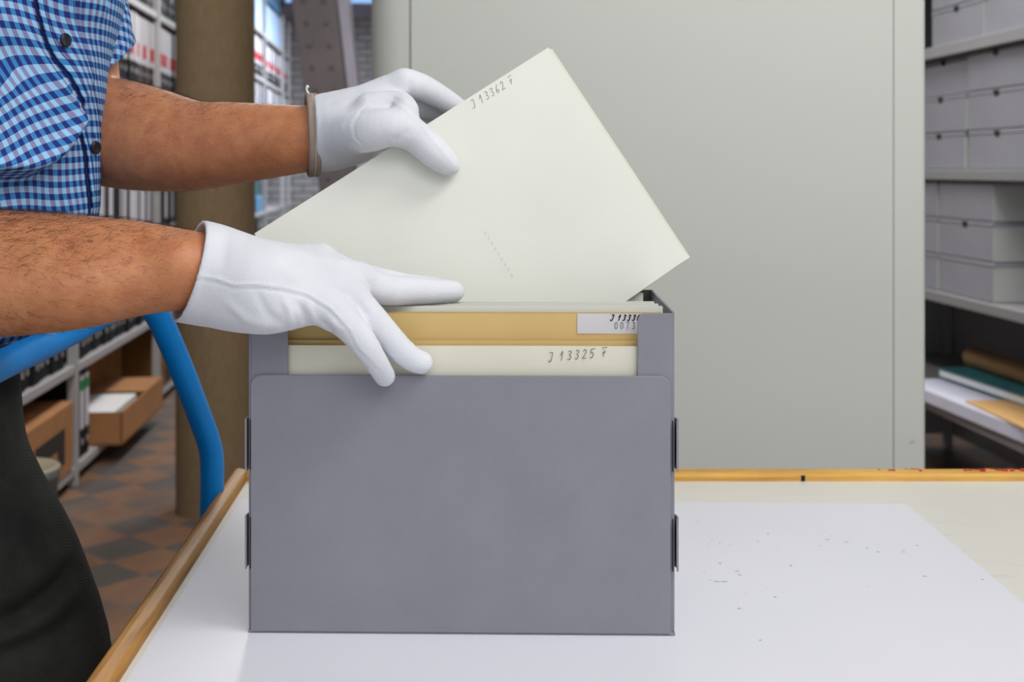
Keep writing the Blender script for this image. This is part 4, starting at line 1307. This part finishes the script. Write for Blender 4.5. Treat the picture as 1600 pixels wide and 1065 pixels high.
# arm hair
def arm_hair(name, arm, count, seed, top_bias):
    r = np.random.default_rng(seed)
    p = px(bodyV)
    a = np.array([q[:2] for q in arm], float)
    dax = P(*arm[-1][:3]) - P(*arm[0][:3]); dax /= np.linalg.norm(dax)
    axp = np.array([P(*q[:3]) for q in arm])
    best = np.full(len(bodyV), 9.0)
    for q0, q1 in zip(axp[:-1], axp[1:]):
        ba = q1 - q0; t = np.clip(((bodyV - q0) @ ba) / (ba @ ba), 0, 1)
        best = np.minimum(best, np.linalg.norm(bodyV - q0 - t[:, None] * ba, axis=1))
    lo_u, hi_u = max(arm[0][0], -170), arm[-2][0] - 10
    ok = np.where((best < 0.062) & (p[:, 0] > lo_u) & (p[:, 0] < hi_u) & (bodyN[:, 1] < 0.45))[0]
    wgt = 0.12 + np.clip(bodyN[ok, 2] - top_bias, 0, 1) ** 1.2
    wgt *= np.clip((hi_u + 30 - p[ok, 0]) / (hi_u - lo_u), 0.15, 1)
    pick = r.choice(ok, count, p=wgt / wgt.sum())
    mb = MB()
    for i in pick:
        nrm = bodyN[i]
        c = bodyV[i] + r.normal(0, 0.0015, 3)
        c = c - nrm * ((c - bodyV[i]) @ nrm)
        d1 = dax * r.uniform(0.5, 1.0) + r.normal(0, 0.35, 3); d1 -= nrm * (d1 @ nrm)
        d1 /= np.linalg.norm(d1)
        L = r.uniform(0.005, 0.012)
        lift_ = r.uniform(0.12, 0.42)
        q = [c, c + (d1 * 0.5 + nrm * lift_) * L * 0.5, c + (d1 + nrm * lift_ * 0.9 + np.array([0, 0, -0.06])) * L]
        mb.tube(q, [0.00007, 0.00006, 0.00002], 3, cap=False)
    o = mb.build(name, M['hair'], body, world=True, smooth=True)
    o['kind'] = 'stuff'
    return o
arm_hair('arm_hair', NEAR_ARM[1:], 4200, 3, 0.1)
arm_hair('arm_hair', FAR_ARM[2:], 1300, 4, 0.4)

# trousers
S = Solid((-0.74, 0.84, 0.02), (-0.27, 1.36, 1.08), 0.004)
S.chain([(-0.523, 1.02, 1.0), (-0.60, 1.19, 0.985)], [0.100, 0.104], 0.012)
S.chain([(-0.53, 1.03, 1.035), (-0.60, 1.16, 1.035)], [0.096, 0.096], 0.02)
S.chain([(-0.532, 1.01, 0.97), (-0.484, 0.99, 0.90), (-0.448, 0.980, 0.84), (-0.422, 0.978, 0.75), (-0.415, 0.985, 0.52), (-0.455, 1.01, 0.30), (-0.465, 1.02, 0.09)], [0.106, 0.103, 0.103, 0.098, 0.08, 0.082, 0.08], 0.02)
S.chain([LEG_F[0]] + LEG_F[1:], [0.104, 0.100, 0.083, 0.083, 0.082], 0.02)
S.plane_cut((0, 0, 1.05), (0, 0, 1), S.lo, S.lo + S.n * S.h)
S.plane_cut((0, 0, 0.035), (0, 0, -1), S.lo, S.lo + S.n * S.h)
V, Q = S.mesh(1)
V = creases(V, Q, [([(32, 671), (20, 720), (0, 745), (-40, 760)], 12, -0.006), ([(40, 690), (20, 740), (-20, 775)], 14, 0.004),
                   ([(130, 862), (90, 915), (40, 955), (-20, 985)], 13, -0.007), ([(126, 842), (80, 885), (20, 925), (-40, 950)], 17, 0.005),
                   ([(150, 935), (90, 990), (20, 1020), (-40, 1030)], 18, -0.006), ([(140, 900), (95, 950), (40, 985), (-30, 1010)], 16, 0.004), ([(60, 760), (30, 830), (0, 860)], 20, 0.003)])
mesh_obj('trousers', V, Q, M['trousers'], person)
for lx, ly_ in ((-0.465, 1.02), (-0.615, 1.205)):
    S = Solid((lx - 0.1, ly_ - 0.09, -0.01), (lx + 0.25, ly_ + 0.09, 0.16), 0.004)
    S.chain([(lx - 0.03, ly_, 0.05), (lx + 0.07, ly_, 0.05), (lx + 0.16, ly_, 0.035)], [0.046, 0.046, 0.034], 0.02)
    S.cone((lx, ly_, 0.08), (lx, ly_, 0.11), 0.045, 0.042, 0.02)
    S.plane_cut((0, 0, 0.001), (0, 0, -1), S.lo, S.lo + S.n * S.h)
    V, Q = S.mesh(1); mesh_obj('shoe', V, Q, M['leather'], person)
S = Solid((-0.60, 0.95, 1.55), (-0.32, 1.23, 1.82), 0.004)
S.cone((-0.475, 1.09, 1.69), (-0.455, 1.09, 1.695), 0.09, 0.086, 0.02)
S.cone((-0.49, 1.09, 1.64), (-0.485, 1.09, 1.66), 0.083, 0.086, 0.02)
S.plane_cut((-0.41, 1.09, 1.70), (0.75, 0, -0.66), S.lo, S.lo + S.n * S.h)
V, Q = S.mesh(1); mesh_obj('hair', V, Q, M['headhair'], person)

# shirt
PHI = -0.30
FV = np.array([math.cos(PHI), math.sin(PHI), 0]); SV = np.array([math.sin(PHI), -math.cos(PHI), 0])
ZK = [0.99, 1.015, 1.055, 1.10, 1.16, 1.22, 1.30, 1.354, 1.42, 1.455, 1.485]
XS = [-0.478, -0.462, -0.424, -0.402, -0.381, -0.379, -0.374, -0.362, -0.365, -0.39, -0.425]
AK = [0.105, 0.112, 0.120, 0.128, 0.132, 0.132, 0.128, 0.124, 0.112, 0.09, 0.065]
BK = [0.150, 0.150, 0.150, 0.150, 0.150, 0.150, 0.158, 0.168, 0.172, 0.14, 0.08]
YK = [1.06] * 8 + [1.07, 1.08, 1.09]
ev = lambda z, K: np.interp(z, ZK, K)
def smoothk(K):
    zz = np.linspace(0.99, 1.485, 100); k = np.interp(zz, ZK, K)
    for _ in range(12): k[1:-1] = 0.25 * k[:-2] + 0.5 * k[1:-1] + 0.25 * k[2:]
    return lambda z: np.interp(z, zz, k)
fX, fA, fB, fY = smoothk(XS), smoothk(AK), smoothk(BK), smoothk(YK)
def torso(th, z, out=0.0):
    """plain surface of the shirt: angle from the front towards the camera side, height"""
    a, b = fA(z) + out, fB(z) + out
    cxx = fX(z) - np.sqrt((fA(z) * FV[0]) ** 2 + (fB(z) * SV[0]) ** 2)
    ca, sa = np.cos(th), np.sin(th)
    ex_ = 2 / 2.25
    ca, sa = np.sign(ca) * np.abs(ca) ** ex_, np.sign(sa) * np.abs(sa) ** ex_
    return np.stack([cxx + a * ca * FV[0] + b * sa * SV[0], fY(z) + a * ca * FV[1] + b * sa * SV[1], z + 0 * th], -1)
VP_, UP_ = [-200, 0, 50, 105, 150, 180, 230, 335, 420, 545], [40, 57, 66, 93, 113, 124, 133, 136, 118, 45]
zz = np.linspace(0.99, 1.485, 220)
tha = np.linspace(-0.7, 1.5, 400)
THL = []
for z in zz:
    pp = px(torso(tha, np.full_like(tha, z)))
    tgt = np.interp(pp[:, 1], VP_, UP_)
    dd = pp[:, 0] - tgt
    j = np.where((dd[:-1] >= 0) & (dd[1:] < 0))[0]
    THL.append(tha[j[0]] if len(j) else 0.35)
THL = np.array(THL)
for _ in range(20): THL[1:-1] = 0.25 * THL[:-2] + 0.5 * THL[1:-1] + 0.25 * THL[2:]
thl = lambda z: np.interp(z, zz, THL)
def sig(x): return 1 / (1 + np.exp(-np.clip(x, -40, 40)))
def drape(pt):
    """offset of the cloth from the plain surface: the sagging fold over the waist and soft pulls"""
    q = px(pt); u, v = q[:, 0], q[:, 1]
    edge = np.where(u < 20, 272 - 0.06 * (20 - u) * 0, 272 - 0.0098 * np.clip(u - 18, 0, 200) ** 2)
    inside = sig((edge - v) / 4.0)
    fall = np.clip(1 - (edge - v) / 190, 0, 1) ** 1.3
    lat = sig((112 - u) / 11) * np.clip((v - 30) / 90, 0, 1)
    b = 0.025 * inside * np.where(v < edge, fall, 1) * lat
    b += 0.004 * np.exp(-((v - edge + 14) / 16) ** 2) * lat
    # long pull running down beside the placket
    rx = 50 + (v - 60) * 0.40
    b += 0.0045 * np.exp(-((u - rx) / 11) ** 2) * np.clip((v - 40) / 50, 0, 1) * np.clip((235 - v) / 60, 0, 1)
    b -= 0.004 * np.exp(-((u - rx - 22) / 12) ** 2) * np.clip((v - 40) / 50, 0, 1) * np.clip((260 - v) / 60, 0, 1)
    b += 0.0025 * np.sin(u * 0.055 + v * 0.02) * sig((v - 270) / 15)
    b += 0.002 * np.sin(v * 0.045 - u * 0.03) * sig((60 - v) / 15)
    face = (pt[:, 1] < 1.08)
    return b * face, inside * lat * np.clip((v - 20) / 120, 0, 1) * face
PS, PT = 0.0084, 0.0104
def shirt_point(th, z, out=0.0):
    base = torso(th, z)
    o_, _ = drape(base)
    return torso(th, z, o_ + out)
def shirt_uv(th, z):
    base = torso(th, z)
    _, w_ = drape(base)
    s = (th - thl(z)) * (0.55 * fA(z) + 0.45 * fB(z))
    q = px(base)
    t_ = z + 0.40 * np.clip(s - 0.004, 0, 1) * w_ - 0.0012 * np.sin(q[:, 0] * 0.05)
    t_ = t_ + 0.10 * np.clip(s, -0.03, 0.2) * sig((60 - q[:, 1]) / 20) * -1
    return np.stack([s / PS, t_ / PT], -1)
def sheet_grid(t0, t1, nt, nz, z0, z1, out, name, closed=False, par=None, ths=None):
    T, Z = np.meshgrid(np.linspace(0, 1, nt), np.linspace(z0, z1, nz))
    T, Z = T.ravel(), Z.ravel()
    TT = t0(Z) + (t1(Z) - t0(Z)) * T
    Vv = shirt_point(TT, Z, out); U = shirt_uv(TT, Z)
    f = [(j * nt + i + 1, j * nt + i, (j + 1) * nt + i, (j + 1) * nt + i + 1) for j in range(nz - 1) for i in range(nt - 1)]
    o = MB().add(Vv, f).build(name, M['gingham'], par, world=True, smooth=True, uv=U)
    return o
shirt = sheet_grid(lambda z: thl(z) - math.pi, lambda z: thl(z) + math.pi, 420, 260, 0.995, 1.485, 0.0, 'shirt', par=person)
s_ = shirt.modifiers.new('thickness', 'SOLIDIFY'); s_.thickness = 0.0008; s_.offset = -1
loc_w = lambda z: 0.034 / (0.55 * fA(z) + 0.45 * fB(z))
pl = sheet_grid(lambda z: thl(z) - loc_w(z), lambda z: thl(z), 30, 240, 0.996, 1.48, 0.0032, 'placket', par=shirt)
s_ = pl.modifiers.new('thickness', 'SOLIDIFY'); s_.thickness = 0.0016; s_.offset = -1
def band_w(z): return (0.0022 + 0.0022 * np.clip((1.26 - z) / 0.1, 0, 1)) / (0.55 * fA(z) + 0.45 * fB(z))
ib = sheet_grid(lambda z: thl(z) - 0.02, lambda z: thl(z) + band_w(z), 8, 240, 0.996, 1.48, 0.0009, 'inner_band_and_shadow', par=pl)  # navy inner placket, also coloured in for the shadow line at the placket edge
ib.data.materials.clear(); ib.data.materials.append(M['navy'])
mb = MB()
for off in (0.0045, 0.0065, 0.0285):
    zq = np.linspace(0.998, 1.478, 160)
    tq = thl(zq) - off / (0.55 * fA(zq) + 0.45 * fB(zq))
    mb.tube(list(shirt_point(tq, zq, 0.0033)), 0.0003, 5)
mb.build('placket_stitching', M['gingham'], pl, world=True)
for zc in (P(0, 65, 1.03)[2], P(0, 230, 1.06)[2], P(0, 398, 1.07)[2]):
    za = np.array([zc]); ta = thl(za) - 0.0125 / (0.55 * fA(za) + 0.45 * fB(za))
    c = shirt_point(ta, za, 0.0034)[0]
    tn = shirt_point(ta + 0.02, za, 0.0034)[0] - shirt_point(ta - 0.02, za, 0.0034)[0]
    tz = shirt_point(ta, za + 0.004, 0.0034)[0] - shirt_point(ta, za - 0.004, 0.0034)[0]
    nn = np.cross(tz, tn); nn /= np.linalg.norm(nn)
    if nn @ (c - np.array([-0.5, 1.11, c[2]])) < 0: nn = -nn
    mb = MB(); mb.lathe((0, 0, 0), [(0.0058, 0), (0.0062, 0.0012), (0.0056, 0.0024), (0.0044, 0.0022), (0.0036, 0.0017), (0.001, 0.0016)], 28)
    bt = mb.build('button', M['button'], pl, smooth=True)
    bt.location = tuple(c - np.array(wpos(pl)))
    bt.rotation_euler = Vector(nn).to_track_quat('Z', 'Y').to_euler()

def sleeve(name, A, E_, r0, r1, hem, parent):
    A, E_ = np.array(A), np.array(E_)
    ax_ = E_ - A; L = np.linalg.norm(ax_); ax_ /= L
    f_ = np.array([1, 0, 0]) - ax_ * ax_[0]; f_ /= np.linalg.norm(f_)
    g_ = np.cross(ax_, f_)
    nt, nz = 120, 90
    vs, uv = [], []
    for j in range(nz):
        for i in range(nt):
            a = 2 * math.pi * i / (nt - 1); t = j / (nz - 1)
            end = hem(a)
            x = t * end
            r = r0 + (r1 - r0) * t + 0.0018 * math.sin(3 * a + 9 * t) * t + 0.0012 * math.sin(5 * a - 14 * t)
            if t > 0.93: r += 0.0012
            vs.append(A + ax_ * x + (f_ * math.cos(a) + g_ * math.sin(a)) * r)
            uv.append((a * r1 / PS, x / PT))
    fs = [(j * nt + i, j * nt + i + 1, (j + 1) * nt + i + 1, (j + 1) * nt + i) for j in range(nz - 1) for i in range(nt - 1)]
    o = MB().add(vs, fs).build(name, M['gingham'], parent, world=True, smooth=True, uv=np.array(uv))
    s_ = o.modifiers.new('thickness', 'SOLIDIFY'); s_.thickness = 0.0012; s_.offset = 0
    return o
A_ = P(70, -150, 1.25); E_ = P(122, 165, 1.21)
sleeve('sleeve', A_, E_, 0.066, 0.0625, lambda a: 0.171 + 0.0215 * (1 - math.cos(a)) + 0.040 * math.sin(a), shirt)
sleeve('sleeve', (-0.50, 0.925, 1.44), P(-235, 425, .870), 0.066, 0.064, lambda a: 0.20, shirt)
